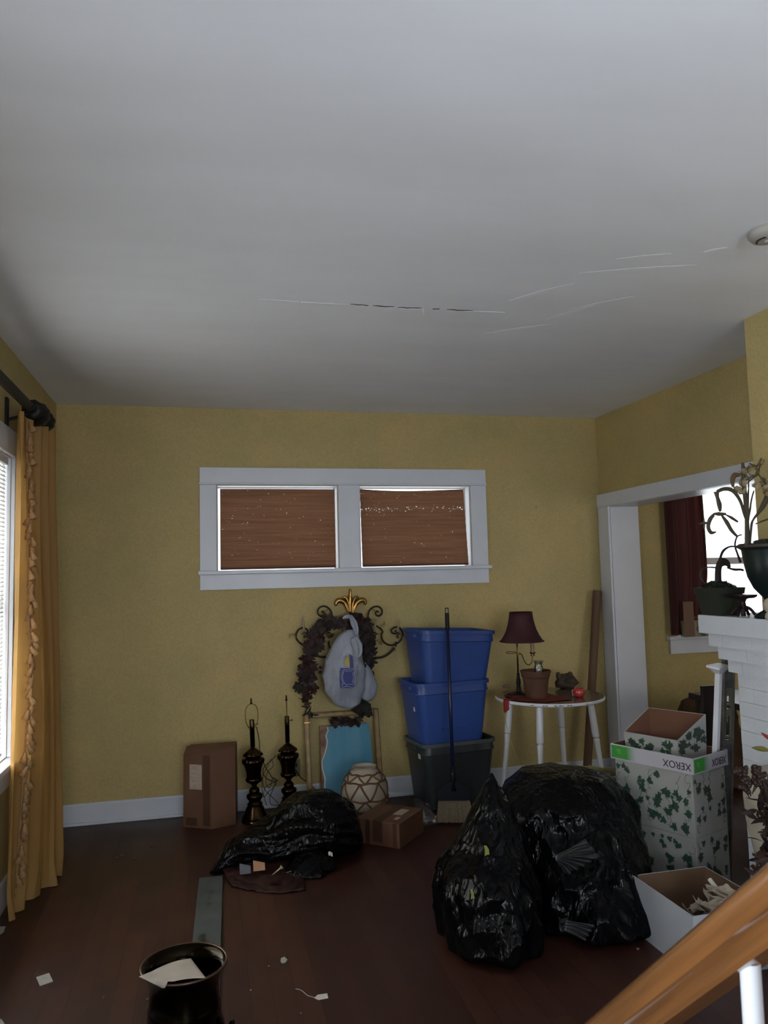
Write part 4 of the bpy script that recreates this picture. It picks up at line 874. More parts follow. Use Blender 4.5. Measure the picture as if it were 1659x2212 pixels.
for P, w in (([(872, 390), (868, 300), (866, 200), (870, 60)], .011), ([(862, 395), (850, 320), (805, 235), (745, 205), (705, 225), (693, 275)], .0135), ([(888, 395), (905, 310), (950, 230), (1005, 200), (1040, 215), (1052, 262)], .0135),
             ([(868, 380), (858, 300), (840, 220), (805, 165), (770, 185)], .0075), ([(884, 380), (892, 300), (905, 220), (935, 165), (975, 170)], .0075), ([(855, 390), (835, 320), (815, 270), (785, 200)], .006), ([(892, 390), (915, 320), (930, 270), (955, 215)], .006)):
    put('gilded_leaf', petal(P, w), M_GOLD, t, smooth=True)
for P in ([(230, 660), (200, 625), (160, 620), (143, 655)], [(410, 500), (415, 530), (440, 550), (500, 540)], [(1190, 515), (1240, 515), (1290, 490), (1275, 450)], [(1480, 660), (1520, 625), (1560, 620), (1575, 640)], [(600, 320), (580, 325), (560, 350)], [(1130, 310), (1160, 320), (1163, 345)],
          [(1170, 690), (1210, 685), (1240, 710), (1235, 738)], [(1380, 740), (1410, 780), (1400, 820)], [(1020, 420), (1050, 405), (1075, 425)], [(1120, 480), (1140, 440), (1190, 440)], [(650, 430), (680, 410), (705, 430)], [(545, 440), (570, 425), (600, 450)], [(985, 740), (975, 780), (985, 800)], [(500, 830), (520, 790), (570, 800)]):
    put('acanthus_curl', petal(P, .0042, 5.33), mat('bronze_gold_curl', (.42, .31, .13), .38, .8), t, smooth=True)

# ------------------------------------------------------------------ leaf garland
gl_ = thing('leaf_garland', (.98, 5.27, .62), 'garland wreath of dark maroon artificial leaves hung over the candelabra', 'wreath')
LMS = [mat('maroon_leaf', (.034, .009, .008), .65, var=.4, scale=20), mat('dark_brown_leaf', (.016, .007, .005), .7, var=.4, scale=20), mat('rust_leaf', (.055, .018, .008), .65, var=.4, scale=20), mat('olive_black_leaf', (.010, .011, .006), .7)]
leafmesh = [[mesh('leaf', leaf_mb('oak', 1.0, .25, .2), m_, smooth=True), mesh('leaf', leaf_mb('plain', 1.0, .3, .2), m_, smooth=True)] for m_ in LMS]
random.seed(5)
def scatter(P, n, L0, L1, wid, mats=(0, 1), y=5.255, kinds=(0,)):
    for i in range(n):
        s = (i + random.random()) / n * (len(P) - 1); k = min(int(s), len(P) - 2); f = s - k
        a = P[k][0] + (P[k + 1][0] - P[k][0]) * f + random.uniform(-wid, wid); b = P[k][1] + (P[k + 1][1] - P[k][1]) * f + random.uniform(-wid, wid) * .7
        L_ = random.uniform(L0, L1); p = AY(a, b, y + random.uniform(-.03, .025)); ang = random.uniform(0, 2 * PI)
        M = Matrix.Translation(p) @ RX(R(90 + random.uniform(-28, 28))) @ RY(R(random.uniform(-25, 25))) @ RZ(ang) @ Matrix.Scale(L_, 4) @ T(-.35, 0, 0)
        inst(leafmesh[random.choice(mats)][random.choice(kinds)], gl_, M, 'leaf')
left = [(745, 1345), (720, 1345), (695, 1352), (682, 1375), (672, 1400), (668, 1430), (664, 1455), (662, 1475)]
right = [(760, 1340), (785, 1350), (795, 1375), (798, 1400), (795, 1430), (788, 1455), (786, 1480), (782, 1505), (774, 1530)]
scatter(left, 78, .06, .105, 11, (0, 0, 1)); scatter(right, 86, .06, .105, 11, (0, 1, 1))
scatter([(765, 1420), (780, 1435)], 14, .05, .07, 8, (0, 0), 5.2)
scatter([(772, 1505), (785, 1540)], 20, .07, .09, 12, (1, 3), 5.24)
scatter([(660, 1470), (678, 1492)], 10, .05, .07, 9, (2, 2, 0)); scatter([(648, 1478), (655, 1490)], 5, .07, .09, 5, (3,))
scatter([(668, 1490), (664, 1520)], 12, .04, .06, 10, (1, 2, 0)); scatter([(665, 1520), (662, 1540), (680, 1548)], 9, .04, .06, 6, (3, 1), kinds=(1,))
scatter([(715, 1560), (745, 1556), (775, 1558)], 14, .06, .085, 6, (1, 0), 5.32)
put('vine_stem', px_tube([(760, 1345), (715, 1348), (685, 1375), (670, 1420), (665, 1470), (666, 1510), (658, 1545)], 5.285, .004), LMS[1], gl_, smooth=True)
put('vine_stem', px_tube([(765, 1342), (795, 1360), (800, 1400), (795, 1450), (788, 1500), (775, 1540)], 5.285, .004), LMS[1], gl_, smooth=True)
put('tendril', px_tube([(640, 1496), (652, 1502), (665, 1515)], 5.28, .0015).tube([AY(a, b, 5.28) for a, b in ((644, 1508), (656, 1510), (664, 1518))], .0015, 5).tube([AY(a, b, 5.28) for a, b in ((800, 1490), (808, 1500), (806, 1505))], .0015, 5), LMS[1], gl_)
put('berry', MB().lathe([(.001, -.012), (.009, -.007), (.012, 0), (.009, .007), (.001, .012)], 12, T(*AY(692, 1442, 5.24)), cap=False).lathe([(.001, -.012), (.009, -.007), (.012, 0), (.009, .007), (.001, .012)], 12, T(*AY(692, 1452, 5.24)), cap=False), LMS[1], gl_, smooth=True)

# ------------------------------------------------------------------ hanging white shopping bag
M_PLAS = mat('thin_white_plastic', (.40, .43, .51), .33, var=.16, scale=10, trans=.2, bump=1.0, bscale=28, stretch=(1, 1, .45))
t = thing('shopping_bag', (.98, 5.2, .66), 'white plastic shopping bag with a blue square print hanging inside the leaf garland', 'shopping bag')
def sb_at(v):
    K = [(0, 755, 1530, 8), (.07, 752, 1524, 26), (.25, 747, 1495, 42), (.45, 745, 1462, 46), (.62, 745, 1425, 42), (.80, 748, 1392, 31), (.92, 754, 1370, 20), (1, 757, 1360, 8)]
    for (a, x0, y0, w0), (b, x1, y1, w1) in zip(K, K[1:]):
        if a <= v <= b: f = (v - a) / (b - a); return x0 + (x1 - x0) * f, y0 + (y1 - y0) * f, w0 + (w1 - w0) * f
rings = []
for k in range(14):
    x, y, w = sb_at(k / 13); c = AY(x, y, 5.21); rings.append((c.z, c.x, c.y, w / 322, .085 * math.sin(PI * (k + .6) / 14) + .01))
put('sack', bag_mb(rings, 150, 110, .020, .012, 9, zmin=-9), M_PLAS, t, smooth=True)
put('side_bulge', bag_mb([(AY(800, 1515, 5.24).z, AY(795, 1515, 5.24).x, 5.24, .01, .01), (AY(800, 1505, 5.24).z, AY(795, 1500, 5.24).x, 5.24, .05, .04), (AY(800, 1480, 5.24).z, AY(795, 1480, 5.24).x, 5.24, .06, .05), (AY(800, 1450, 5.24).z, AY(793, 1455, 5.24).x, 5.24, .035, .03), (AY(800, 1430, 5.24).z, AY(788, 1430, 5.24).x, 5.24, .008, .01)], 60, 30, .016, .010, 2, zmin=-9), M_PLAS, t, smooth=True)
def ribbon(P, W_, y, mt, name, par, th=.001, wav=0, nu=6):
    C = smooth_path([AY(a, b, y) for a, b in P], 6); n = len(C) - 1
    def fn(u, v):
        i = min(int(round(v * n)), n); p = C[i]; tt = (C[min(i + 1, n)] - C[max(i - 1, 0)]).normalized(); nn = Vector((-tt.z, 0, tt.x)); k = v * (len(W_) - 1); q = min(int(k), len(W_) - 2); w = W_[q] + (W_[q + 1] - W_[q]) * (k - q)
        return p + nn * (u - .5) * w + Vector((0, wav * math.sin(u * 9 + v * 2), 0))
    return put(name, MB().grid(fn, nu, n, th), mt, par, smooth=True)
ribbon([(757, 1330), (764, 1345), (769, 1360), (770, 1372)], [.02, .045, .035, .02], 5.16, M_PLAS, 'handle', t, wav=.004)
ribbon([(764, 1378), (772, 1395), (774, 1412), (768, 1420)], [.05, .07, .045, .01], 5.125, M_PLAS, 'handle', t, wav=.005)
ribbon([(740, 1336), (750, 1332), (760, 1334)], [.012, .03, .03], 5.17, M_PLAS, 'handle', t, wav=.004)
bp_y = 5.105
def flatpoly(P, y, mt, name, par, th=.0012):
    vs = [AY(a, b, y) for a, b in P]; n = len(vs)
    return put(name, MB().add([v for v in vs] + [v + Vector((0, th, 0)) for v in vs], [tuple(range(n)), tuple(range(2 * n - 1, n - 1, -1))] + [(i, n + i, n + (i + 1) % n, (i + 1) % n) for i in range(n)]), mt, par)
M_PBLUE = mat('royal_blue_print', (.012, .022, .16), .45); M_PYEL = mat('yellow_print', (.42, .33, .04), .5)
flatpoly([(736, 1443), (757, 1443), (766, 1448), (766, 1482), (758, 1487), (735, 1486), (734, 1465)], bp_y, M_PBLUE, 'blue_print', t)
flatpoly([(744, 1432), (748, 1420), (753, 1417), (755, 1428), (755, 1438), (750, 1438)], bp_y + .002, M_PYEL, 'yellow_print', t)
flatpoly([(755, 1412), (762, 1418), (764, 1440), (762, 1450), (756, 1446)], bp_y + .004, mat('violet_blue_print', (.035, .035, .15), .5), 'violet_print', t)
M_PW = mat('white_print_line', (.42, .45, .55), .5)
for P in ([(740, 1450), (737, 1462), (740, 1476), (738, 1482)], [(743, 1449), (740, 1463), (744, 1477)], [(739, 1449), (744, 1445), (746, 1449), (752, 1450), (763, 1448)], [(747, 1447), (757, 1445), (763, 1444)], [(738, 1479), (745, 1476), (748, 1480), (755, 1478), (763, 1480)], [(738, 1484), (750, 1483), (760, 1485)], [(765, 1450), (766.5, 1465), (764, 1479)], [(762, 1452), (763.5, 1465), (761, 1476)]):
    put('scroll_print', MB().tube(smooth_path([AY(a, b, bp_y - .001) for a, b in P], 4), .0016, 4), M_PW, t)

# ------------------------------------------------------------------ black trash bags
tbg = thing('trash_bag', (.6, 4.3, 0), 'black plastic trash bag slumped on its side with scraps spilling from its mouth', 'trash bag')
secs = [(0.03, 4.32, .012, .02), (.06, 4.33, .055, .07), (.13, 4.36, .13, .11), (.22, 4.39, .165, .14), (.34, 4.41, .215, .17), (.46, 4.42, .30, .21), (.58, 4.43, .335, .24), (.70, 4.44, .325, .245), (.79, 4.46, .275, .22), (.85, 4.48, .20, .17), (.875, 4.49, .10, .09), (.88, 4.49, .02, .02)]
def side_bag(u, v):
    x = v * (len(secs) - 1); i = min(int(x), len(secs) - 2); f = x - i; a, b, c, d = secs[max(i - 1, 0)], secs[i], secs[i + 1], secs[min(i + 2, len(secs) - 1)]
    cx, cy, hh_, w = [.5 * ((2 * q) + (r_ - p) * f + (2 * p - 5 * q + 4 * r_ - s_) * f * f + (3 * q - p - 3 * r_ + s_) * f ** 3) for p, q, r_, s_ in zip(a, b, c, d)]
    an = 2 * PI * u; ca, sa = math.cos(an), math.sin(an); q = Vector((cx * .6, cy + w * ca, hh_ * sa * 1.4))
    s = min(1, w * 5); dd = s * (.018 * (1 - 3 * abs(noise.noise(q * 6))) - .02 * abs(noise.noise(q * 13)) + .012 * crumple(q, 8))
    z = hh_ * .42 + (hh_ * .58 + dd) * sa if sa > 0 else hh_ * .42 + (hh_ * .45) * sa
    return (cx + .012 * noise.noise(q * 8), cy + (w + dd) * ca, max(.002, z))
def closed_tube(fn, nu, nv):
    vs = [Vector(fn(i / nu, j_ / nv)) for j_ in range(nv + 1) for i in range(nu)]; fs = [(j_ * nu + i, j_ * nu + (i + 1) % nu, (j_ + 1) * nu + (i + 1) % nu, (j_ + 1) * nu + i) for j_ in range(nv) for i in range(nu)]
    fs += [tuple(range(nu - 1, -1, -1)), tuple(nv * nu + i for i in range(nu))]; return MB().add(vs, fs)
put('sack', closed_tube(side_bag, 140, 110), M_BAG, tbg, smooth=True)
def lip(u, v):
    a = AZ(478 + 172 * u, 1888 - 18 * u, .0); b = AZ(500 + 160 * u, 1916 + 16 * math.sin(u * 2.6), 0)
    p = a.lerp(b, v); p.z = .004 + .035 * (1 - v) ** 1.5 + .014 * abs(fnoise((u * 3, v * 3, 2), 2.2)); return p
put('mouth_lining', MB().grid(lip, 40, 16, .0015), mat('dark_wine_plastic', (.020, .006, .006), .35), tbg, smooth=True, label='dark wine coloured torn mouth of the bag')
mf = AZ(668, 1888)
put('mouth_fold', bag_mb([(.002, mf.x, mf.y, .02, .02), (.006, mf.x, mf.y, .13, .09), (.04, mf.x + .01, mf.y + .02, .12, .085), (.09, mf.x + .03, mf.y + .06, .08, .06), (.115, mf.x + .04, mf.y + .08, .01, .01)], 90, 30, .016, .010, 6.6), M_BAG, tbg, smooth=True)
for (a, b, col, sz, nm, lb) in ((560, 1871, (.36, .19, .10), .03, 'tan_card_scrap', 'tan card scrap in the mouth of the fallen trash bag'), (530, 1878, (.10, .10, .13), .028, 'grey_scrap', 'dull grey scrap beside the tan one in the bag mouth')):
    p = AZ(a, b + 10, .045); sc_ = MB().grid(lambda u, v: (p.x - sz + 2 * sz * u, p.y + .015 * v, .045 + .05 * v * (1 - .35 * u)), 3, 3, .002)
    tag(put(nm, sc_, mat(nm, col, .8)), lb, 'scrap')
p1, p2 = AZ(588, 1890, .06), AZ(609, 1873, .085)
tag(put('golf_tee', MB().tube([p1, p1.lerp(p2, .8), p2], [.002, .004, .012], 12), mat('yellowish_plastic', (.30, .27, .15), .4), smooth=True), 'small pale yellow peg sticking out of the fallen trash bag', 'peg')
p1, p2 = AZ(474, 1858, .03), AZ(480, 1842, .05)
tag(put('pale_strip', MB().tube([p1, p2], [.004, .0055], 8), M_PAPER), 'tiny pale strip at the left tip of the fallen trash bag', 'scrap')
for k, (a, b, w) in enumerate(((516, 1911, .026), (534, 1916, .02), (714, 1848, .014))):
    pz = .03 if k < 2 else .075
    p = AZ(a, b, pz if k == 2 else .004); mb = MB().grid(lambda u, v: (p.x + (u - .5) * w * 1.6, p.y + (v - .5) * w + (.0 if k < 2 else 0), p.z + .004 * math.sin(u * 5) + (.016 * v if k == 2 else 0)), 4, 3, .001)
    tag(put('paper_scrap', mb, M_PAPER if k != 1 else mat('dull_wine_paper', (.09, .05, .05), .7)), ('white crinkled scrap on the floor just below the fallen bag mouth', 'dull reddish scrap beside the white one below the fallen bag', 'tiny white scrap caught in the lower folds of the fallen bag')[k], 'scrap', 'scraps around the fallen bag')

c1 = (1.20, 3.20)
A = [(.002, 1.17, 3.20, .05, .05), (.015, 1.17, 3.18, .18, .25), (.09, 1.165, 3.18, .205, .28), (.20, 1.165, 3.20, .21, .25), (.30, 1.175, 3.22, .195, .22), (.38, 1.205, 3.24, .155, .16), (.46, 1.225, 3.25, .108, .11), (.54, 1.235, 3.26, .075, .08), (.60, 1.235, 3.27, .045, .05), (.645, 1.238, 3.28, .018, .02), (.665, 1.24, 3.28, .004, .004)]
t = thing('trash_bag', (1.16, 3.24, 0), 'pointed black trash bag left of the big rounded one, gathered to a peak', 'trash bag')
put('sack', bag_mb(A, 200, 150, .020, .010, 0), M_BAG, t, smooth=True)
B = [(.002, 1.70, 3.42, .06, .06), (.015, 1.66, 3.32, .26, .33), (.10, 1.68, 3.33, .29, .35), (.22, 1.69, 3.39, .32, .32), (.34, 1.69, 3.45, .33, .30), (.44, 1.69, 3.50, .32, .27), (.51, 1.69, 3.54, .27, .24), (.56, 1.685, 3.56, .20, .18), (.582, 1.68, 3.57, .12, .11), (.59, 1.68, 3.57, .02, .02)]
t = thing('trash_bag', (1.62, 3.40, 0), 'big rounded black trash bag, right of the pointed one', 'trash bag')
put('sack', bag_mb(B, 240, 150, .021, .009, 5.3), M_BAG, t, smooth=True)
def gathered(P, name, amp=.006, n=26, mt=None):   # fan-pleated flap defined by 4 pixel corners with their y depth
    c = [AY(a, b, y) for a, b, y in P]
    def fn(u, v):
        p = c[0].lerp(c[1], u).lerp(c[3].lerp(c[2], u), v); return p + Vector((0, -amp * (.3 + u) * (1 + math.sin(v * n + math.sin(u * 4))), .3 * amp * math.sin(v * n * 2)))
    return put(name, MB().grid(fn, 14, 60, .001), mt or mat('sheen_grey_bin_liner', (.016, .017, .020), .33, spec=.9), t, smooth=True)  # same black plastic; lighter grey base puts the pleats' sheen into the colour
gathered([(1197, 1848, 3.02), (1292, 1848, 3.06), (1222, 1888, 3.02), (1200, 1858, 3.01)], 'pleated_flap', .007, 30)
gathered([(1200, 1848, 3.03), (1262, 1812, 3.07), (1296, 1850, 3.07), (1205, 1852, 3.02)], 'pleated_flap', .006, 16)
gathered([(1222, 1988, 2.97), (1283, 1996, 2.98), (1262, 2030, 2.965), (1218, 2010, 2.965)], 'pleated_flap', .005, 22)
# leaves / labels stuck on the left bag, ribbons behind
ym = mat('yellow_green_leaf', (.24, .25, .05), .6)
for (a, b, h_, w_, lb) in ((1051, 1837, 11, 6, 'larger yellow green leaf scrap stuck on the pointed trash bag'), (1020, 1931, 10, 4, 'smaller yellow green leaf scrap low on the pointed trash bag')):
    c = AY(a, b, 2.93 if h_ == 10 else 2.955); s_ = 1 / 540
    tag(put('leaf_scrap', MB().prism([(x * s_, z * s_) for x, z in ((-w_, h_), (0, h_ * .9), (w_ * .8, h_ * .2), (w_, -h_ * .8), (0, -h_ * .8), (-w_ * .8, -h_), (-w_ * .6, 0))], frame(c, (1, 0, 0), (0, 0, 1)), .002), ym), lb, 'leaf', 'yellow green scraps on the trash bag')
t = thing('yellow_ribbon', (2.1, 4.0, .3), 'pale yellow and cream ribbon strips lying behind the big trash bag', 'ribbon')
M_RIB = mat('pale_yellow_ribbon', (.30, .28, .09), .6, trans=.2); M_RIB2 = mat('cream_ribbon', (.33, .31, .23), .6, trans=.2)
ribbon([(1245, 1656), (1290, 1660), (1330, 1672), (1360, 1690)], [.01, .016, .016, .012], 3.95, M_RIB, 'ribbon_strip', t)
ribbon([(1270, 1658), (1300, 1664), (1330, 1664), (1348, 1672)], [.03, .03, .03, .02], 3.99, M_RIB2, 'ribbon_strip', t)
ribbon([(1318, 1672), (1345, 1670), (1365, 1682), (1372, 1695)], [.02, .035, .035, .02], 4.02, M_RIB2, 'ribbon_strip', t)
put('support_wad', bag_mb([(.002, 2.12, 4.0, .05, .05), (.03, 2.12, 4.0, .16, .10), (.2, 2.14, 4.0, .15, .09), (.34, 2.16, 4.01, .10, .06), (.40, 2.18, 4.01, .01, .01)], 70, 40, .015, .01, 8), mat('grey_cream_wad', (.24, .22, .17), .7), t, smooth=True)
p = AY(1132, 1676, 4.6); tag(put('yellow_tag', MB().lathe([(.001, 0), (.016, .004), (.02, .014), (.012, .026), (.001, .028)], 10, T(p.x, 4.6, p.z - .012), cap=False).tube([(p.x, 4.6, p.z + .012), AY(1126, 1655, 4.65), AY(1118, 1640, 4.72), AY(1103, 1600, 4.85), AY(1095, 1570, 4.9), AY(1086, 1527, 4.92)], .0016, 6), mat('bright_yellow_plastic', (.5, .38, .02), .5)), 'yellow tag on a thin wire hanging under the round table', 'tag')

# ------------------------------------------------------------------ ivy box, copy-paper lid, ivy lid
M_IVYP = mat('white_wallpaper', (.36, .36, .335), .7, var=.08, scale=10)
ivyg = [mat('ivy_print_green', (.030, .085, .050), .75, var=.35, scale=50), mat('ivy_print_dark', (.035, .055, .040), .75)]
def ivy_print(w, h, n, seed, mtx, mt_i=0, Lr=(.028, .055)):
    rnd = random.Random(seed); mb = MB(); clusters = []
    g = .052; nx, ny = max(1, round(w / g)), max(1, round(h / g))
    for a_ in range(nx):
        for b_ in range(ny):
            if rnd.random() < .30: continue
            cx, cy = (a_ + .5 + rnd.uniform(-.4, .4)) * w / nx, (b_ + .5 + rnd.uniform(-.4, .4)) * h / ny; clusters.append((cx, cy))
            for q in range(rnd.choice((1, 1, 2, 3))):
                L_ = rnd.uniform(.020, .042) * (1 if q else 1.15); x = cx + rnd.uniform(-.018, .018) * (q > 0); y = cy + rnd.uniform(-.02, .02) * (q > 0); a = rnd.uniform(0, 2 * PI)
                if not (L_ * .6 < x < w - L_ * .6 and L_ * .6 < y < h - L_ * .6): continue
                pr = leafshape('ivy', L_); pts = [(px - L_ * .4, py) for px, py in pr] + [(px - L_ * .4, -py) for px, py in reversed(pr[:-1])]
                mb.add([(px, py, 0) for px, py in pts], [tuple(range(len(pts)))], mtx @ T(x, y, .0006 + .0001 * (q % 3)) @ RZ(a))
    for i in range(len(clusters)):
        (x0, y0), (x1, y1) = clusters[i], clusters[(i + 1) % len(clusters)]
        if abs(x0 - x1) + abs(y0 - y1) > .11: continue
        P = [mtx @ Vector((min(w, max(0, x0 + (x1 - x0) * s / 8 + .012 * math.sin(s * 1.4 + i))), min(h, max(0, y0 + (y1 - y0) * s / 8 + .012 * math.cos(s * 1.7))), .0004)) for s in range(9)]
        mb.tube(P, .0009, 3)
    return mb
ib_rz = R(19); lc = Vector((2.225, 3.245, 0))        # lid front corner
IX = Vector((math.cos(ib_rz + R(4)), math.sin(ib_rz + R(4)), 0)); IY = Vector((-IX.y, IX.x, 0))
HBX = .583
iv = thing('ivy_box', tuple(lc), 'tall box stack papered with green ivy print, standing under the upside down lid', 'box')
IB = frame(lc + IX * .012 + IY * .014, IX, IY)
wI, dI = .275, .435
for (z0, z1) in ((0.001, .285), (.286, HBX)):
    put('papered_carton', MB().box((0, 0, z0), (wI, dI, z1), IB, ch=.002), M_IVYP, iv)
def face(org, ux, uy): return frame(org, ux, uy)
for (z0, z1, sd) in ((.01, .28, 3), (.292, HBX - .005, 9)):
    put('ivy_print', ivy_print(wI, z1 - z0, 56, sd, face(IB @ Vector((0, -.0002, z0)), IX, (0, 0, 1))), ivyg[1], iv)
    put('ivy_print', ivy_print(dI, z1 - z0, 84, sd + 1, face(IB @ Vector((-.0002, dI, z0)), -IY, (0, 0, 1))), ivyg[0], iv)
ld = thing('box_lid', (lc.x, lc.y, HBX), 'upside down white box lid with green print on the ivy box', 'box lid')
LB = frame(lc + Vector((0, 0, HBX + .001)), IX, IY); wL, dL, hL = .30, .465, .074; th = .004
put('tray_bottom', MB().box((th, th, 0), (wL - th, dL - th, th), LB), M_CARDIN, ld)
mb = MB().box((0, 0, 0), (wL, th, hL), LB).box((0, dL - th, 0), (wL, dL, hL), LB).box((0, th, 0), (th, dL - th, hL), LB).box((wL - th, th, 0), (wL, dL - th, hL), LB)
put('lid_wall', mb, mat('white_lid_card', (.46, .45, .49), .6), ld)
mb = MB().box((th, th, th), (wL - th, th + .002, hL - .001), LB).box((th, dL - th - .002, th), (wL - th, dL - th, hL - .001), LB).box((th, th, th), (th + .002, dL - th, hL - .001), LB).box((wL - th - .002, th, th), (wL - th, dL - th, hL - .001), LB)
put('lid_lining', mb, M_CARDIN, ld, label='brown inside face of the lid')
def green_mat(axis_len):
    mt = bpy.data.materials.new('green_fading_print'); mt.use_nodes = True; N = mt.node_tree.nodes; L = mt.node_tree.links; b = N['Principled BSDF']; b.inputs['Roughness'].default_value = .55
    tc = N.new('ShaderNodeTexCoord'); sp = N.new('ShaderNodeSeparateXYZ'); L.new(tc.outputs['UV'], sp.inputs[0]); rp = N.new('ShaderNodeValToRGB')
    rp.color_ramp.elements[0].position = .62; rp.color_ramp.elements[0].color = (.035, .26, .03, 1); rp.color_ramp.elements[1].position = 1; rp.color_ramp.elements[1].color = (.46, .45, .49, 1)
    L.new(sp.outputs[0], rp.inputs[0]); L.new(rp.outputs[0], b.inputs['Base Color']); return mt
M_GRN = green_mat(1)
def uv_quad(name, org, ux, uy, w, h, mt, par):
    Q = frame(org, ux, uy); o = put(name, MB().add([(0, 0, 0), (w, 0, 0), (w, h, 0), (0, h, 0)], [(0, 1, 2, 3)], Q), mt, par)
    uv = o.data.uv_layers.new(name='UV')
    for i, c in enumerate(((0, 0), (1, 0), (1, 1), (0, 1))): uv.data[i].uv = c
    return o
# long face (x = 0 side): viewer's left is +IY ; short face (y = 0 side): viewer's left is x = 0
uv_quad('green_print', LB @ Vector((-.0007, dL - .006, .006)), -IY, (0, 0, 1), .145, hL - .012, M_GRN, ld)
uv_quad('green_print', LB @ Vector((.008, -.0007, .006)), IX, (0, 0, 1), .125, hL - .012, M_GRN, ld)
def text_mesh(txt, size, ext=.0004):
    cu = bpy.data.curves.new('lettering', 'FONT'); cu.body = txt; cu.size = size; cu.extrude = ext; cu.align_x = 'CENTER'; cu.align_y = 'CENTER'
    o = bpy.data.objects.new('lettering_tmp', cu); COL.objects.link(o); dg = bpy.context.evaluated_depsgraph_get(); dg.update()
    me = bpy.data.meshes.new_from_object(o.evaluated_get(dg)); bpy.data.objects.remove(o); return me
M_INK = mat('purple_black_ink', (.035, .012, .035), .5); M_INKG = mat('pale_green_ink', (.20, .42, .16), .5); M_INKB = mat('black_ink', (.012, .010, .010), .5)
def letter(txt, size, org, ux, uy, mt, par, flip=False, name='lettering', sxy=(1, 1)):
    me = text_mesh(txt, size); me.materials.clear(); me.materials.append(mt); o = bpy.data.objects.new(name, me); COL.objects.link(o)
    Q = frame(org, ux, uy) @ (RZ(PI) if flip else Matrix.Identity(4)) @ Matrix.Diagonal((sxy[0], sxy[1], 1, 1))
    o.parent = par; o.matrix_basis = par.matrix_basis.inverted() @ Q; return o
letter('XEROX', .058, LB @ Vector((-.001, .085, hL * .44)), -IY, (0, 0, 1), M_INK, ld, True, sxy=(.78, .82))
letter('XEROX', .058, LB @ Vector((.218, -.001, hL * .44)), IX, (0, 0, 1), M_INK, ld, True, sxy=(.62, .82))
for org, ux in ((LB @ Vector((-.001, dL - .05, hL * .5)), -IY), (LB @ Vector((.04, -.001, hL * .5)), IX)):
    Q = frame(org, ux, (0, 0, 1))
    put('label_marks', MB().box((-.012, .010, 0), (.012, .0125, .0004), Q).box((-.012, .002, 0), (.010, .004, .0004), Q).box((-.004, -.006, 0), (.012, -.0035, .0004), Q), M_INKG, ld)
# second ivy-papered open lid, wedge-shaped, leaning in the tray
zt = HBX + .006
C4 = [LB @ Vector(q) for q in ((.105, .143, .120), (.285, .095, .232), (.225, .385, .238), (.098, .452, .120))]
topF = C4[0]; z0_ = zt
iv2 = thing('ivy_tray', (topF.x, topF.y, zt), 'open ivy print tray with brown inside, tilted up in the upside down lid', 'box lid')
base = [Vector((c.x, c.y, z0_)) for c in C4]; ctr = sum(base, Vector()) / 4
base = [b.lerp(ctr, .04) for b in base]
inn = [c.lerp(sum(C4, Vector()) / 4, .03) for c in C4]; inb = [Vector((b.x, b.y, z0_ + .004)).lerp(Vector((ctr.x, ctr.y, z0_ + .004)), .04) for b in base]
vs = base + C4 + inn + inb
put('papered_shell', MB().add(vs, [(3, 2, 1, 0)] + [(i, (i + 1) % 4, 4 + (i + 1) % 4, 4 + i) for i in range(4)] + [(4 + i, 4 + (i + 1) % 4, 8 + (i + 1) % 4, 8 + i) for i in range(4)]), M_IVYP, iv2)
inn2 = [c + Vector((0, 0, -.0005)) for c in inn]
put('brown_lining', MB().add(inn2 + inb, [(i, (i + 1) % 4, 4 + (i + 1) % 4, 4 + i) for i in range(4)] + [(4, 5, 6, 7)]), M_CARDIN, iv2)
def quad_print(a, b, c, d, n, seed, mt):   # leaves printed on the face a-b-c-d (a lower left)
    rnd = random.Random(seed); mb = MB(); nn = (b - a).cross(d - a).normalized()
    for i in range(n):
        u, v = rnd.uniform(.08, .92), rnd.uniform(.35, .88); p = a.lerp(b, u).lerp(d.lerp(c, u), v); L_ = rnd.uniform(.022, .045)
        pr = leafshape('ivy', L_); pts = [(px - L_ * .4, py) for px, py in pr] + [(px - L_ * .4, -py) for px, py in reversed(pr[:-1])]
        mb.add([(px, py, 0) for px, py in pts], [tuple(range(len(pts)))], Matrix.Translation(p + nn * .0012) @ frame((0, 0, 0), b - a, d - a) @ RZ(rnd.uniform(0, 6)))
    return mb
put('ivy_print', quad_print(base[3], base[0], C4[0], C4[3], 15, 4, None), ivyg[0], iv2)
put('ivy_print', quad_print(base[0], base[1], C4[1], C4[0], 22, 6, None), ivyg[1], iv2)

# white post with cap standing in the tray
pb, ptop = LB @ Vector((.262, .045, .006)), AY(1553, 1437, 3.33)
ps = thing('white_post', tuple(pb), 'narrow white wooden post with a flat cap, standing in the box lid', 'post')
PQ = frame(pb, IX, ptop - pb).copy(); PLn = (ptop - pb).length
PQ = Matrix.Translation(pb) @ (ptop - pb).to_track_quat('Z', 'Y').to_matrix().to_4x4() @ RZ(R(12))
put('shaft', MB().box((-.013, -.013, 0), (.013, .013, PLn - .03), PQ, ch=.002), M_WHITE, ps)
put('capital', MB().add([(-.013, -.013, PLn - .04), (.013, -.013, PLn - .04), (.013, .013, PLn - .04), (-.013, .013, PLn - .04), (-.045, -.03, PLn - .012), (.045, -.03, PLn - .012), (.045, .03, PLn - .012), (-.045, .03, PLn - .012)], [(3, 2, 1, 0), (4, 5, 6, 7), (0, 1, 5, 4), (1, 2, 6, 5), (2, 3, 7, 6), (3, 0, 4, 7)], PQ), M_WHITE, ps)
put('cap_plate', MB().box((-.052, -.036, PLn - .012), (.052, .036, PLn), PQ, ch=.002), M_WHITE, ps)

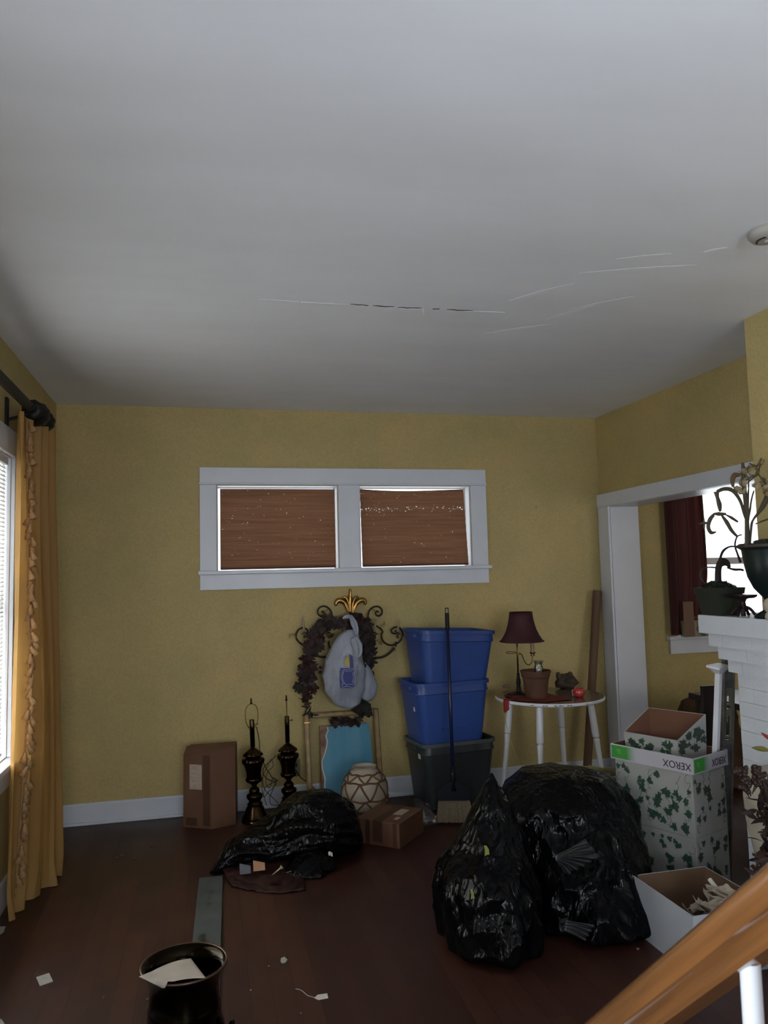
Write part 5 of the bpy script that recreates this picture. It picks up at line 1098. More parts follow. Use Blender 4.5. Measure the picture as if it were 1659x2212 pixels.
# spirit level and dark board behind the box
lv0, lv1 = Vector((2.545, 3.50, .004)), Vector((2.585, 3.42, 1.17))
LQ = Matrix.Translation(lv0) @ (lv1 - lv0).to_track_quat('Z', 'X').to_matrix().to_4x4(); 
LQ = frame(lv0, (1, 0.12, -.03), lv1 - lv0)          # x right, y up, z to viewer
LQ = Matrix.Translation(lv0) @ Matrix(((LQ[0][0], LQ[0][2], LQ[0][1]), (LQ[1][0], LQ[1][2], LQ[1][1]), (LQ[2][0], LQ[2][2], LQ[2][1]))).to_4x4()
lv = thing('spirit_level', tuple(lv0), 'long grey metal spirit level standing upright beside the white fireplace', 'spirit level')
M_ALU = mat('dull_grey_aluminium', (.20, .20, .195), .5, .2, var=.35, scale=9, stretch=(1, 1, 4)); Ln = 1.16
put('beam', MB().box((-.033, -.012, 0), (-.022, .012, Ln), LQ).box((.022, -.012, 0), (.033, .012, Ln), LQ).box((-.022, -.004, 0), (.022, .004, .68), LQ).box((-.022, -.004, .94), (.022, .004, Ln), LQ), M_ALU, lv)
fx_ = mat('beige_vial_block', (.24, .21, .15), .5)
LO = .70
put('vial_block', MB().box((-.022, -.006, .69), (.022, .006, .70), LQ).box((-.022, -.006, .70), (-.012, .006, .90), LQ).box((.012, -.006, .70), (.022, .006, .90), LQ).box((-.012, -.006, .80), (.012, .006, .835), LQ).box((-.012, -.006, .85), (.012, .006, .86), LQ).box((-.022, -.006, .90), (.022, .006, .94), LQ), fx_, lv)
put('vial', MB().lathe([(.006, .705), (.008, .71), (.008, .79), (.006, .795)], 16, LQ), mat('yellow_green_vial', (.05, .05, .03), .1, coat=.5), lv, smooth=True)
put('vial', MB().lathe([(.006, -.011), (.006, .011)], 16, LQ @ T(0, 0, .843) @ RY(PI / 2)), mat('yellow_green_vial', (.05, .05, .03), .1), lv, smooth=True)
db_ = put('dark_board', MB().box((2.50, 3.53, .002), (2.575, 3.55, .94), ch=.002), mat('dark_stained_board', (.020, .012, .009), .5))
tag(db_, 'narrow dark stained board standing behind the ivy box beside the spirit level', 'board')

# ------------------------------------------------------------------ white open box with crumpled paper
wb = thing('white_box', (1.98, 2.885, 0), 'open white carton with brown inside holding crumpled paper, nearest the handrail', 'box')
WB = (1.80, 2.68, 2.155, 3.10, .232)
mb = MB(); x0, y0, x1, y1, hz_ = WB; th = .004
mb.box((x0, y0, 0), (x1, y1, .003)).box((x0, y0, .003), (x0 + th, y1, hz_)).box((x1 - th, y0, .003), (x1, y1, hz_)).box((x0 + th, y0, .003), (x1 - th, y0 + th, hz_)).box((x0 + th, y1 - th, .003), (x1 - th, y1, hz_))
put('carton', mb, mat('white_carton', (.44, .46, .50), .55, var=.08, scale=5), wb)
mb = MB(); e = .0045; x0 += e; y0 += e; x1 -= e; y1 -= e; q = .0015
mb.box((x0, y0, .0035), (x1, y1, .005)).box((x0, y0, .005), (x0 + q, y1, hz_ - .001)).box((x1 - q, y0, .005), (x1, y1, hz_ - .001)).box((x0 + q, y0, .005), (x1 - q, y0 + q, hz_ - .001)).box((x0 + q, y1 - q, .005), (x1 - q, y1, hz_ - .001))
put('brown_lining', mb, mat('brown_box_lining', (.15, .083, .045), .8, var=.12, scale=6), wb)
M_CRP = mat('crumpled_cream_paper', (.44, .37, .29), .85, var=.15, scale=14)
def flake(sz, seed):
    rn = random.Random(seed); k1, k2, k3 = rn.uniform(.2, .6), rn.uniform(.2, .6), rn.uniform(0, 6)
    return MB().grid(lambda u, v: ((u - .5) * sz * (1 + .2 * math.sin(v * 5 + k3)), (v - .5) * sz * (.9 + .2 * math.sin(u * 4 + k3)), sz * (k1 * (u - .5) ** 2 + k2 * (u - .5) * (v - .5) + .10 * noise.noise(Vector((u * 4, v * 4, seed))))), 7, 7, .0018)
rnp = random.Random(8); nfl = 0
for k in range(70):
    u_ = rnp.random(); heap = k < 60
    if heap: a = 2.01 + rnp.gauss(0, .05); b = 2.80 + rnp.gauss(0, .05); top = max(.05, .285 - 1.5 * math.hypot(a - 2.01, b - 2.82)); z = .03 + (top - .03) * (k / 60) ** .5
    else: a = rnp.uniform(1.85, 2.08); b = rnp.uniform(2.74, 3.03); z = .02 + .012 * (k % 4)
    a = min(2.105, max(1.85, a)); b = min(3.04, max(2.74, b)); sz = rnp.uniform(.06, .10)
    o = put('paper_piece', flake(sz, k * 1.7), M_CRP, loc=(a, b, z), rot=(rnp.uniform(-.2, .9), rnp.uniform(-.7, .3), rnp.uniform(0, 6.3)))
    tag(o, 'torn cream paper piece heaped in the open white carton', 'paper', 'torn paper pieces in the white carton')
a, b = AY(1533, 1900, 2.9), AY(1547, 1918, 2.86)
tag(put('paper_roll', MB().tube([a, b], .009, 12), M_PAPER), 'small rolled white paper sticking out above the crumpled wads', 'paper')
a, b = AX(1425, 1921, 1.98), AX(1458, 1915, 2.06)
tag(put('paper_strip', MB().tube([a, a.lerp(b, .5), b], [.007, .006, .007], 8), M_CRP), 'pale curled paper strip against the far inside wall of the white carton', 'paper')

# ------------------------------------------------------------------ dried flowers and cream vase by the fireplace
cvx, cvy = 2.295, 2.79
t = thing('cream_vase', (cvx, cvy, 0), 'large rounded cream ceramic floor vase behind the dried flowers by the fireplace', 'vase')
put('vase_body', MB().lathe([(.001, .002), (.07, .002), (.075, .02), (.082, .2), (.10, .38), (.122, .50), (.128, .60), (.122, .66), (.10, .70), (.06, .715), (.001, .716)], 40, T(cvx, cvy, 0), cap=False), mat('cream_ceramic', (.40, .36, .28), .5), t, smooth=True)
fl_ = thing('dried_flowers', (2.13, 2.58, 0), 'tall bunch of dried burgundy leaves and seed heads in front of the cream vase', 'dried flowers')
put('glass_vase', MB().lathe([(.001, .002), (.055, .002), (.06, .02), (.055, .2), (.045, .3), (.05, .34), (.047, .34), (.042, .3), (.05, .2), (.001, .02)], 28, T(2.13, 2.58, 0), cap=False), mat('dark_wine_glass', (.03, .008, .012), .1, coat=.5), fl_, smooth=True)
DM = [mesh('leaf', leaf_mb('plain', 1, .3, .2), mat('dried_wine_leaf', (.028, .009, .006), .7, var=.5, scale=10), smooth=True), mesh('leaf', leaf_mb('oak', 1, .2, .1), mat('dried_rust_leaf', (.052, .021, .013), .7, var=.5, scale=10), smooth=True), mesh('leaf', leaf_mb('plain', 1, .3, .2), mat('dried_dark_leaf', (.012, .005, .006), .6, var=.5, scale=10), smooth=True)]
random.seed(21)
for i in range(260):
    z = random.uniform(.22, .68); w = .115 * (1 - max(0, z - .55) * 1.2); a = random.uniform(0, 2 * PI)
    p = Vector((2.165 + w * math.cos(a) * random.uniform(.3, 1), 2.60 + w * math.sin(a) * random.uniform(.3, 1), z)); L_ = random.uniform(.05, .085)
    inst(DM[random.choice((0, 0, 1, 2))], fl_, Matrix.Translation(p) @ RZ(random.uniform(0, 6.3)) @ RY(R(random.uniform(-80, 20))) @ RX(random.uniform(0, 6)) @ Matrix.Scale(L_, 4), 'leaf')
pod = mesh('seed_head', MB().lathe([(.001, -.009), (.007, -.006), (.010, 0), (.008, .006), (.003, .011), (.001, .012)], 8), mat('brown_red_seed', (.026, .010, .006), .6), smooth=True)
for (P) in ([(1622, 1720), (1615, 1690), (1606, 1672), (1606, 1662)], [(1625, 1715), (1632, 1690), (1634, 1670), (1632, 1660)], [(1620, 1712), (1606, 1690), (1596, 1672), (1590, 1665)], [(1628, 1710), (1640, 1690), (1648, 1675)], [(1620, 1725), (1608, 1705), (1600, 1698)], [(1638, 1720), (1652, 1700), (1657, 1690)]):
    C = smooth_path([AY(a, b, 2.60) for a, b in P], 4); put('stem', MB().tube(C, .0022, 6), mat('brown_red_seed', (.026, .010, .006), .6), fl_, smooth=True)
    for k, q in enumerate(C[3:]):
        for s in range(2): inst(pod, fl_, Matrix.Translation(q + Vector((random.uniform(-.012, .012), random.uniform(-.01, .01), random.uniform(-.004, .008)))) @ RY(random.uniform(-1, 1)), 'seed_head')
put('stem', MB().tube([(2.13, 2.58, .1), (2.14, 2.59, .4), (2.15, 2.6, .62)], .005, 6).tube([(2.13, 2.58, .1), (2.17, 2.6, .4), (2.2, 2.62, .6)], .004, 6), DM[2].materials[0], fl_)
for (a, b, L_, rz, ry, m_, nm) in ((1650, 1622, .035, 2.9, -.3, mat('olive_yellow_leaf', (.16, .15, .03), .6), 'green leaf'), (1654, 1600, .022, 2.6, -.8, mat('red_leaf', (.26, .03, .03), .6), 'red leaf')):
    o = put('leaf', leaf_mb('plain', L_ * 2.2, .2, .15), m_, world=False, parent=fl_); o.matrix_basis = fl_.matrix_basis.inverted() @ Matrix.Translation(AY(a + 12, b, 2.6)) @ RZ(rz) @ RY(ry) @ RX(1.2); o['label'] = nm
put('stem', px_tube([(1664, 1622), (1668, 1660), (1668, 1720)], 2.6, .002), ym, fl_)

# ------------------------------------------------------------------ things on the mantel
mz = 1.3225
t = thing('square_planter', (2.40, 3.215, mz), 'square dark green planter with curled stems at the far end of the mantel', 'planter')
M_PLG = mat('dark_green_tin', (.026, .030, .018), .55, var=.3, scale=10)
def frustum(cx, cy, z0, z1, a0, b0, a1, b1): return ([(cx + s * a, cy + q * b, z) for z, a, b in ((z0, a0, b0), (z1, a1, b1)) for s, q in ((-1, -1), (1, -1), (1, 1), (-1, 1))], [(3, 2, 1, 0), (4, 5, 6, 7), (0, 1, 5, 4), (1, 2, 6, 5), (2, 3, 7, 6), (3, 0, 4, 7)])
pcx, pcy = 2.395, 3.215
put('tub', MB().add(*frustum(pcx, pcy, mz, mz + .112, .048, .072, .066, .088)), M_PLG, t)
put('rim', MB().add(*frustum(pcx, pcy, mz + .1, mz + .130, .069, .092, .073, .097)), M_PLG, t)
ms = MB()
for k in range(70):
    a = random.uniform(0, 2 * PI); r_ = math.sqrt(random.random()); x, y = pcx + .062 * r_ * math.cos(a), pcy + .084 * r_ * math.sin(a); z = mz + .128 + .026 * (1 - r_ ** 2)
    c_ = crumpled(.016, k * 1.7, .8); ms.add(c_.v, c_.f[::2], T(x, y, z))
mo = put('moss', ms, mat('dark_moss', (.018, .022, .010), .95), t); mo['kind'] = 'stuff'
M_DLEAF = mat('dark_dried_blade', (.035, .022, .022), .6)
PY = 3.2
def blade(P, W_, y, nm='blade', mt=M_DLEAF, par=None): return ribbon(P, [w * 1.35 for w in W_], y, mt, nm, par, .002, .003, 4)
blade([(1552, 1265), (1551, 1240), (1553, 1222), (1560, 1214), (1570, 1216), (1577, 1226)], [.028, .026, .026, .030, .022, .004], PY, par=t)
blade([(1524, 1262), (1516, 1252), (1513, 1240), (1518, 1228), (1532, 1225), (1548, 1226)], [.004, .010, .009, .004, .003, .004], PY, par=t)
blade([(1552, 1222), (1556, 1205), (1562, 1190), (1575, 1181), (1590, 1180)], [.012, .010, .010, .005, .003], PY, par=t)
blade([(1570, 1226), (1585, 1230), (1600, 1230), (1606, 1232)], [.004, .008, .006, .005], PY, par=t)
blade([(1602, 1155), (1592, 1160), (1588, 1178), (1594, 1198), (1600, 1215)], [.004, .005, .004, .004, .008], PY - .08, par=t)

ux, uy = 2.415, 2.868
t = thing('urn_planter', (ux, uy, mz), 'tall dark green footed urn with pale artificial flowers on the mantel', 'urn')
M_URN = mat('dark_green_urn', (.012, .022, .020), .28, .2, var=.3, scale=6)
up = [(.001, 0), (.085, 0), (.088, .008), (.075, .02), (.05, .035), (.034, .05), (.038, .062), (.050, .072), (.044, .082), (.052, .095), (.082, .13), (.104, .18), (.116, .24), (.122, .295), (.124, .30), (.133, .305), (.136, .318), (.131, .325), (.120, .322), (.108, .30), (.001, .295)]
put('urn', MB().lathe([(a, b + mz) for a, b in up], 48, T(ux, uy, 0), cap=False), M_URN, t, auto=50)
put('rim', MB().tube([(ux + .134 * math.cos(a), uy + .134 * math.sin(a), mz + .314) for a in [k * 2 * PI / 48 for k in range(48)]], .008, 8, cyc=True), mat('brown_edge', (.05, .038, .03), .6), t, smooth=True)
ms = MB()
for k in range(80):
    a = random.uniform(0, 2 * PI); r_ = math.sqrt(random.random()); c_ = crumpled(.016, k * 2.7, .8); ms.add(c_.v, c_.f[::2], T(ux + .115 * r_ * math.cos(a), uy + .115 * r_ * math.sin(a), mz + .315 + .02 * (1 - r_ ** 2)))
mo = put('moss', ms, mat('brown_moss', (.05, .042, .03), .95), t); mo['kind'] = 'stuff'
M_STK = mat('brown_green_stalk', (.055, .042, .026), .6)
UY = 2.85
for P, w in (([(1615, 1182), (1613, 1120), (1610, 1080), (1606, 1040), (1604, 1000)], [.022, .016, .018, .020, .012]), ([(1614, 1130), (1608, 1110), (1600, 1085), (1590, 1068), (1578, 1058), (1562, 1057), (1549, 1063)], [.006, .012, .012, .014, .014, .010, .008]),
             ([(1547, 1062), (1550, 1075), (1554, 1090), (1556, 1105)], [.020, .012, .016, .004]), ([(1558, 1112), (1570, 1128), (1580, 1145), (1592, 1158)], [.006, .014, .010, .004]), ([(1540, 1110), (1552, 1110), (1568, 1110)], [.004, .012, .005]),
             ([(1542, 1112), (1534, 1122), (1530, 1138), (1536, 1150), (1546, 1149)], [.010, .014, .012, .010, .003]), ([(1530, 1130), (1520, 1130), (1510, 1132)], [.008, .008, .003]), ([(1520, 1118), (1521, 1130), (1521, 1142)], [.003, .006, .003]),
             ([(1568, 1112), (1580, 1118), (1594, 1127)], [.004, .008, .003]), ([(1616, 1180), (1614, 1110), (1616, 1060)], [.006, .005, .005]), ([(1621, 1180), (1622, 1135), (1628, 1120)], [.004, .005, .006]),
             ([(1620, 1180), (1623, 1150), (1626, 1125), (1636, 1110), (1648, 1092), (1659, 1070), (1668, 1060)], [.004, .005, .006, .010, .02, .022, .014]), ([(1632, 1132), (1645, 1126), (1662, 1120)], [.003, .005, .004]), ([(1615, 1140), (1620, 1100), (1624, 1075), (1628, 1060)], [.002, .008, .004, .002])):
    blade(P, w, UY, 'leaf_blade', M_STK, t)
for P, r_ in (([(1616, 1120), (1617, 1060), (1618, 1035), (1628, 1028)], .003), ([(1618, 1040), (1630, 1030), (1638, 1024), (1640, 1010)], .003), ([(1638, 1024), (1648, 1038), (1658, 1048)], .003), ([(1606, 1040), (1603, 1030), (1600, 1020)], .003)):
    put('flower_stem', px_tube(P, UY, r_), M_STK, t, smooth=True)
M_PET = mat('cream_yellow_petal', (.42, .34, .19), .7, var=.35, scale=40, trans=.2)
def petal_cup(u, v):
    return None
pm = leaf_mb('plain', 1, -.5, .5)
pmesh = mesh('petal', MB().grid(lambda u, v: (v, (u - .5) * .75 * math.sin(PI * min(1, .15 + v * .85)) ** .6, .25 * v * v + .25 * (u - .5) ** 2 + .05 * math.sin(u * 12) * v), 6, 6), M_PET, smooth=True)
def flower(px, py, s, y=None):
    c = AY(px, py, UY + random.uniform(-.02, .02)); B0 = Matrix.Translation(c) @ RZ(random.uniform(0, 6)) @ RX(R(random.uniform(30, 110)))
    for k in range(6): inst(pmesh, t, B0 @ RZ(k * PI / 3 + random.uniform(-.2, .2)) @ RY(R(random.uniform(-65, -20))) @ Matrix.Scale(s, 4), 'petal')
for (a, b, s) in ((1596, 1042, .036), (1602, 1056, .034), (1615, 1018, .032), (1625, 1012, .034), (1632, 1022, .032), (1617, 1034, .032), (1642, 1045, .034), (1648, 1056, .032), (1657, 1040, .032), (1640, 1000, .022), (1608, 1025, .028), (1606, 1066, .026), (1654, 1062, .03)): flower(a, b, s)
for P, w in (([(1584, 1052), (1582, 1038), (1586, 1027), (1598, 1026)], [.008, .018, .018, .008]), ([(1638, 1008), (1642, 998), (1644, 990)], [.016, .010, .003]), ([(1641, 1000), (1646, 998), (1650, 994)], [.006, .006, .002]), ([(1608, 1008), (1612, 1014), (1620, 1020)], [.003, .010, .006]), ([(1619, 1001), (1628, 1005), (1636, 1007)], [.003, .006, .004])):
    blade(P, w, UY - .01, 'bud', mat('brown_bud', (.10, .06, .02), .6), t)

t = thing('pedestal_stand', (2.40, 3.05, mz), 'small dark footed stand between the square planter and the urn', 'stand')
sx_, sy_ = AY(1604, 1300, 3.06).x, 3.06; M_DK = mat('dark_purple_brown_metal', (.022, .010, .016), .4, .5)
put('top_plate', MB().lathe([(.05, mz + .083), (.062, mz + .090), (.064, mz + .098), (.05, mz + .099)], 32, T(sx_, sy_, 0)), M_DK, t, auto=40)
put('stem', MB().lathe([(.022, mz + .035), (.014, mz + .05), (.012, mz + .065), (.018, mz + .078), (.035, mz + .084)], 20, T(sx_, sy_, 0)), M_DK, t, smooth=True)
for k in range(4):
    a = k * PI / 2 + .5; put('foot', MB().tube(smooth_path([(sx_ + r_ * math.cos(a), sy_ + r_ * math.sin(a), mz + z) for r_, z in ((.005, .042), (.025, .038), (.04, .026), (.05, .012), (.058, .006))], 4), .007, 8), M_DK, t, smooth=True)
put('foot', MB().tube([(sx_, sy_, mz + .001), (sx_, sy_, mz + .04)], .011, 10), M_DK, t)
p = AY(1664, 1325, 2.74)
t = thing('cream_figurine', (p.x, 2.74, mz), 'small cream rounded ornament at the edge of the mantel beside the urn foot', 'figurine')
put('base_ball', MB().lathe([(.001, 0), (.014, .002), (.022, .014), (.018, .03), (.010, .036)], 20, T(p.x, 2.74, mz), cap=False), mat('cream_bisque', (.36, .30, .22), .55), t, smooth=True)
put('top_ball', MB().lathe([(.008, .03), (.022, .045), (.027, .065), (.020, .085), (.006, .094), (.001, .095)], 20, T(p.x, 2.74, mz), cap=False), mat('cream_bisque', (.36, .30, .22), .55), t, smooth=True)

# ------------------------------------------------------------------ next room
M_DRED = mat('dark_wine_curtain', (.055, .012, .011), .8, var=.3, scale=6, stretch=(1, 1, .2), trans=.12)
rc = thing('wine_curtain', (3.7, 5.33, 1.1), 'dark wine red curtain with orange lining at the next room window', 'curtain')
def rcur(u, v):
    w = 1 - v; x0 = 3.535; x1 = AY(1508, 1120, 5.33).x if v > .75 else None
    xr = 3.87 - .02 * w + .012 * math.sin(v * 4); 
    if v < .35: xr -= .10 * ((.35 - v) / .35) ** 1.3
    return (x0 + (xr - x0) * u, 5.325 + .022 * math.sin(u * 2 * PI * 3.4 + 1) + .006 * math.sin(u * 31), 1.035 + (2.40 - 1.035) * v)
put('cloth', MB().grid(rcur, 70, 50), M_DRED, rc, smooth=True)
def lcur(u, v): p = Vector(rcur(1, v)); return (p.x - .02 + .045 * u * (1.2 - v), p.y + .022 + .004 * math.sin(v * 9), p.z)
put('lining', MB().grid(lcur, 6, 40), mat('orange_lining', (.36, .10, .04), .7, trans=.45), rc, smooth=True)
put('rod', MB().tube([(3.47, 5.32, 2.41), (4.75, 5.32, 2.41)], .012, 12), M_BLACKMETAL, rc, smooth=True)
bk = thing('printed_carton', (3.66, 5.28, 1.021), 'small striped carton with black letters on the next room window sill', 'box')
cA, cB = AY(1440, 1372, 5.30), AY(1508, 1372, 5.30); cz1 = AY(1475, 1341, 5.30).z
ss = 1.0215
put('carton', MB().box((3.62, 5.27, ss), (cB.x + .08, 5.345, cz1), ch=.002), mat('beige_striped_card', (.26, .22, .16), .7), bk)
st = MB(); Qf = frame((3.70, 5.2695, ss), (1, 0, 0), (0, 0, 1))
for k in range(8): a = .01 + k * .015; st.add([(a + .03, .0, .0), (a + .034, 0, 0), (a + .004, cz1 - ss - .004, 0), (a, cz1 - ss - .004, 0)], [(0, 1, 2, 3)], Qf)
put('stripe_print', st, M_INKB, bk)
put('green_print', MB().box((cB.x + .01, 5.268, ss + .001), (cB.x + .045, 5.2695, cz1 - .001)), mat('grey_green_print', (.06, .085, .06), .6), bk)
letter('CO', .075, Vector((3.765, 5.2685, ss + .055)), (1, 0, 0), (0, 0, 1), M_INKB, bk, sxy=(1, .9))
tg = put('paper_sheet', MB().box((3.60, 5.262, ss + .001), (3.69, 5.2665, ss + .27), ch=.001), mat('tan_paper', (.22, .13, .085), .7, trans=.2)); tag(tg, 'tan paper sheet standing in front of the wine curtain on the sill', 'paper')
o = put('red_cloth_roll', MB().tube([(3.62, 5.30, cz1 + .018), (3.85, 5.30, cz1 + .016)], .016, 12), mat('rust_cloth', (.16, .03, .015), .8), smooth=True); tag(o, 'rust red rolled cloth on top of the striped carton on the sill', 'cloth')
st_ = thing('side_table', (3.62, 4.42, 0), 'dark low table in the next room seen through the opening', 'table')
M_DKW = mat('black_brown_wood', (.014, .009, .007), .4)
put('tabletop', MB().box((3.23, 4.15, .66), (4.0, 4.72, .70), ch=.004), M_DKW, st_)
for a in (3.28, 3.95):
    for b in (4.2, 4.67): put('leg', MB().box((a - .022, b - .022, 0), (a + .022, b + .022, .66), ch=.003), M_DKW, st_)
bl2 = bag_mb([(.002, 3.55, 5.0, .1, .1), (.03, 3.55, 5.0, .26, .22), (.3, 3.55, 5.0, .25, .22), (.50, 3.56, 5.0, .20, .18), (.60, 3.56, 5.02, .10, .1), (.63, 3.56, 5.02, .01, .01)], 70, 40, .025, .015, 12)
tag(put('brown_blanket', bl2, mat('brown_blanket_cloth', (.09, .048, .02), .9, var=.4, scale=8), smooth=True), 'heap of brown blanket against the next room wall below the window', 'blanket')

# ------------------------------------------------------------------ smoke detector
sd = AZ(1657, 497, H)
t = thing('smoke_detector', (sd.x, sd.y, H), 'round off white smoke detector on the ceiling at the right edge', 'smoke detector')
put('housing', MB().lathe([(.062, 0), (.066, -.006), (.064, -.02), (.052, -.034), (.03, -.04), (.001, -.041)], 40, T(sd.x, sd.y, H), cap=False), mat('aged_white_plastic', (.34, .32, .29), .5), t, auto=50)
put('vent_slot', MB().tube([(sd.x + .036 * math.cos(a), sd.y + .036 * math.sin(a), H - .039) for a in [2.2 + k * .15 for k in range(12)]], .0035, 6), mat('dark_crack_void', (.02, .018, .018), .9), t)
put('test_button', MB().lathe([(.014, -.038), (.013, -.046), (.001, -.047)], 20, T(sd.x, sd.y, H), cap=False), mat('aged_white_plastic', (.34, .32, .29), .5), t, smooth=True)

# ------------------------------------------------------------------ floor items in front
# long grey board
gb = [AZ(430, 1899), AZ(482, 1899), AZ(478, 2040), AZ(415, 2040)]
ax_ = ((gb[1] + gb[0]) / 2 - (gb[2] + gb[3]) / 2).normalized(); ctr = (gb[1] + gb[0]) / 2
Q = frame(ctr + Vector((0, 0, .001)), Vector((ax_.y, -ax_.x, 0)), ax_)
gbo = thing('grey_board', tuple(ctr), 'long narrow grey board lying flat on the floor behind the brass urn', 'board')
put('board', MB().box((-.060, -1.25, 0), (.060, 0, .012), Q, ch=.002), mat('dull_grey_metal', (.085, .098, .095), .5, .2, var=.25, scale=7), gbo)
sm = MB()
for (x, y, r_, e_) in ((.0, -.06, .012, 1), (-.02, -.13, .010, 1), (.006, -.21, .013, 2.2), (-.006, -.27, .011, 1.6), (.0, -.345, .016, 1.5), (-.02, -.69, .018, 2.2), (-.006, -.73, .018, 1.2)):
    pts = [(x + r_ * math.cos(a) * (1 + .25 * math.sin(3 * a + x * 90)), y + e_ * r_ * math.sin(a) * (1 + .2 * math.cos(2 * a))) for a in [k * 2 * PI / 14 for k in range(14)]]
    sm.add([(a, b, .0124) for a, b in pts], [tuple(range(14))], Q)
put('dark_smudge', sm, mat('dark_smudge', (.018, .024, .024), .35), gbo)

# brass urn with a paper on it
qx, qy = -.060, 2.52; rimz = .385
t = thing('brass_pail', (qx, qy, 0), 'dark brass footed pail on the floor at the bottom edge, a paper across its rim', 'pail')
pp = [(.001, .001), (.085, .001), (.09, .01), (.08, .02), (.065, .03), (.075, .045), (.11, .08), (.122, .12), (.124, .16), (.119, .20), (.108, .235), (.106, .24), (.109, .245), (.105, .255), (.108, .262), (.104, .27), (.103, .32), (.108, .355), (.120, .375), (.127, rimz), (.128, rimz + .003), (.124, rimz + .004), (.104, .36), (.098, .32), (.10, .26), (.118, .16), (.10, .08), (.001, .05)]
M_PAIL = mat('blackened_brass', (.022, .017, .010), .16, 1, var=.5, scale=8)
put('bowl', MB().lathe(pp, 56, T(qx, qy, 0), cap=False), M_PAIL, t, smooth=True)
put('rim', MB().tube([(qx + .127 * math.cos(a), qy + .127 * math.sin(a), rimz + .001) for a in [k * 2 * PI / 56 for k in range(56)]], .0045, 8, cyc=True), mat('brown_worn_rim', (.10, .06, .04), .35, .8), t, smooth=True)
for s in (-1, 1):
    put('ring_handle', MB().tube([(qx + s * (.128 + .0 + .018 * abs(math.sin(a)) ), qy + .025 * math.cos(a), .165 + .03 * math.sin(a)) for a in [k * 2 * PI / 24 for k in range(24)]], .004, 8, cyc=True), M_PAIL, t, smooth=True)
pc4 = [AZ(300, 2116, .402), AZ(351, 2141, .375), AZ(444, 2113, .394), AZ(412, 2072, .394)]
def sheet(u, v):
    p = pc4[0].lerp(pc4[3], u).lerp(pc4[1].lerp(pc4[2], u), v); p = Vector(p)
    inside = math.hypot(p.x - qx, p.y - qy) < .135
    p.z = (max(rimz + .008, p.z) if inside else p.z) + .012 * math.sin(u * 3.0) * (1 - v * .5) - (0.0); 
    if u < .25: p.z += .008 * (.25 - u) * 4
    return p
tag(put('paper_sheet', MB().grid(sheet, 16, 10, .0008), mat('cream_sheet', (.46, .40, .33), .8, var=.12, scale=20), smooth=True), 'curled off white paper sheet lying across the rim of the brass pail', 'paper')

def floor_quad(P, mt, name, label, cat='paper scrap', z=.0012, curl=.004, group='paper scraps on the floor'):
    vs = [AZ(a, b) for a, b in P]; n = len(vs); lift = [curl * ((i * 7) % 3) / 2 for i in range(n)]
    o = put(name, MB().add([(v.x, v.y, z) for v in vs] + [(v.x, v.y, z + .0012 + l) for v, l in zip(vs, lift)], [tuple(range(n - 1, -1, -1)), tuple(range(n, 2 * n))] + [(i, (i + 1) % n, n + (i + 1) % n, n + i) for i in range(n)]), mt)
    return tag(o, label, cat, group)
M_SCR = mat('pale_scrap_paper', (.38, .37, .32), .75, var=.15, scale=30)
floor_quad([(78, 2112), (106, 2104), (114, 2122), (86, 2131)], M_SCR, 'paper_scrap', 'square pale paper scrap on the floor at the lower left')
floor_quad([(606, 2078), (607, 2072), (614, 2070), (621, 2074), (616, 2081), (609, 2082)], M_SCR, 'paper_scrap', 'small oval white scrap on the bare floor right of the pail')
floor_quad([(-8, 2003), (12, 2003), (8, 2014), (-4, 2023)], M_SCR, 'paper_scrap', 'greyish paper scrap at the left picture edge below the curtain')
floor_quad([(-6, 2201), (3, 2204), (10, 2216), (-6, 2216)], M_SCR, 'paper_scrap', 'pale scrap in the bottom left corner of the floor')
floor_quad([(939, 1935), (949, 1932), (950, 1943)], M_SCR, 'paper_scrap', 'tiny pointed pale scrap at the left foot of the pointed trash bag')
floor_quad([(1373, 2048), (1381, 2050), (1378, 2054)], M_SCR, 'paper_scrap', 'tiny pale chip at the front edge of the white carton')
for k, (a, b, r_) in enumerate(((580, 2088, 1.6), (541, 2140, 2), (649, 2190, 1.4), (223, 2155, 2.4), (262, 1848, 4), (290, 1855, 4), (327, 1826, 6), (252, 1853, 4), (318, 2160, 3))):
    floor_quad([(a - r_, b), (a, b + r_ * .6), (a + r_ * 1.2, b), (a, b - r_ * .6)], mat('tan_debris', (.14, .09, .06), .8) if k > 2 else M_SCR, 'floor_crumb', 'tiny crumb of debris on the dark floor', 'debris', group='crumbs on the floor')
t = thing('string_tag', tuple(AZ(693, 2154)), 'white price tag with its thread on the floor at the bottom centre', 'tag')
vs = [AZ(a, b) for a, b in ((679, 2157), (686, 2150), (707, 2147), (709, 2157), (688, 2161))]; n = 5
put('card', MB().add([(v.x, v.y, .001) for v in vs] + [(v.x, v.y, .0022) for v in vs], [tuple(range(n - 1, -1, -1)), tuple(range(n, 2 * n))] + [(i, (i + 1) % n, n + (i + 1) % n, n + i) for i in range(n)]), M_PAPER, t)
put('thread', MB().tube(smooth_path([AZ(a, b, .002) for a, b in ((638, 2136), (648, 2138), (657, 2144), (664, 2150), (680, 2155))], 5), .0009, 5), M_PAPER, t)

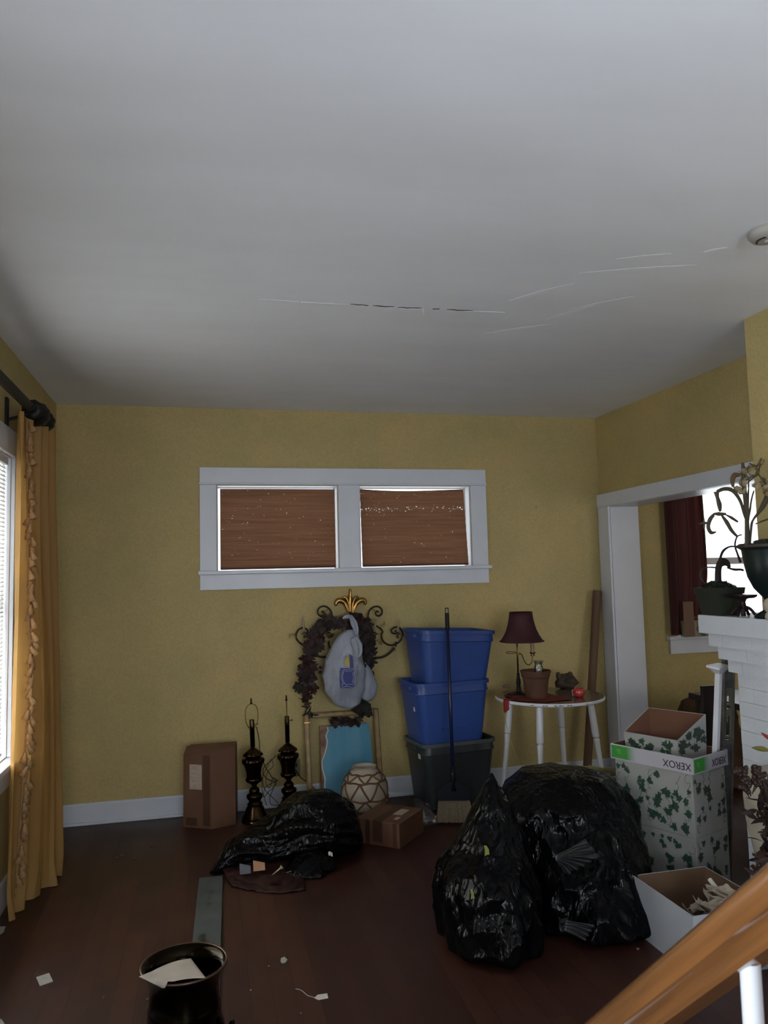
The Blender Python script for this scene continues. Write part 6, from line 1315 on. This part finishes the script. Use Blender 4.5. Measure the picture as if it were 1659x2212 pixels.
# ------------------------------------------------------------------ handrail and stair beside the camera
M_RAIL = mat('varnished_oak', (.165, .068, .021), .24, var=.4, scale=3.5, stretch=(.8, 16, 16), coat=.5)
sl_ = .90; rx_ = .553
def rz_(y): return 1.0525 - sl_ * (y - .85) + .003
hr = thing('stair_handrail', (rx_, 1.1, 0), 'varnished oak handrail with a white baluster rising at the lower right', 'handrail')
ca = math.atan(sl_); cs = []
prof = [(-.020, -.026), (-.024, -.018), (-.024, -.010), (-.030, -.004), (-.034, .004), (-.034, .014), (-.028, .024), (-.016, .031), (0, .034), (.016, .031), (.028, .024), (.034, .014), (.034, .004), (.030, -.004), (.024, -.010), (.024, -.018), (.020, -.026)]
prof = [(-.017, -.028), (-.021, -.024), (-.020, -.014), (-.0235, -.009), (-.031, -.006), (-.035, .001), (-.0355, .010), (-.032, .019), (-.024, .026), (-.012, .0295), (0, .031), (.012, .0295), (.024, .026), (.032, .019), (.0355, .010), (.035, .001), (.031, -.006), (.0235, -.009), (.020, -.014), (.021, -.024), (.017, -.028)]
y0_, y1_ = .40, 1.12; mb = MB(); vs = []; n = len(prof)
RM = frame((rx_, .85, rz_(.85)), (0, 1, -sl_), (-1, 0, 0))      # local x down the rail, y toward the room, z up off the rail
Lr = math.hypot(1, sl_)
for yy in ((y0_ - .85) * Lr, (y1_ - .85) * Lr):
    for a, b in prof: vs.append((yy, a, b))
mb.add(vs, [tuple(range(n)), tuple(range(2 * n - 1, n - 1, -1))] + [(i, n + i, n + (i + 1) % n, (i + 1) % n) for i in range(n)])
ro = put('rail', mb, M_RAIL, hr, auto=35, world=False); ro.matrix_basis = hr.matrix_basis.inverted() @ RM
def stair_z(y): return 0.001
for yy in (.728, .508):
    put('baluster', MB().lathe([(.0085, 0), (.0085, .1), (.0105, .12), (.0105, rz_(yy) - .03 - stair_z(yy))], 16, T(rx_, yy, stair_z(yy))), mat('bright_white_enamel', (.50, .51, .54), .35), hr, auto=50)
nw = put('newel_post', MB().box((rx_ - .035, 1.10, 0), (rx_ + .035, 1.17, .80), ch=.004).box((rx_ - .045, 1.09, .80), (rx_ + .045, 1.18, .825), ch=.005), M_WHITE, hr)
put('newel_post', MB().box((rx_ - .035, .33, 0), (rx_ + .035, .40, 1.50), ch=.004).box((rx_ - .045, .32, 1.50), (rx_ + .045, .41, 1.525), ch=.005), M_WHITE, hr)
sr = thing('staircase', (.98, .2, 0), 'short dark wooden steps up to a landing under the oak handrail', 'stairs')
for k in range(3):
    ye = 1.05 - k * .22; yb2 = ye - .22 if k < 2 else -.6
    put('step', MB().box((.59 if k < 9 else .5, yb2, 0), (1.45, ye, (k + 1) * .198), ch=.003), mat('dark_stair_wood', (.05, .018, .01), .4), sr)

for o in list(bpy.data.objects):
    if o.name.startswith(('ivy_print', 'label_marks', 'stripe_print')): o['kind'] = 'stuff'
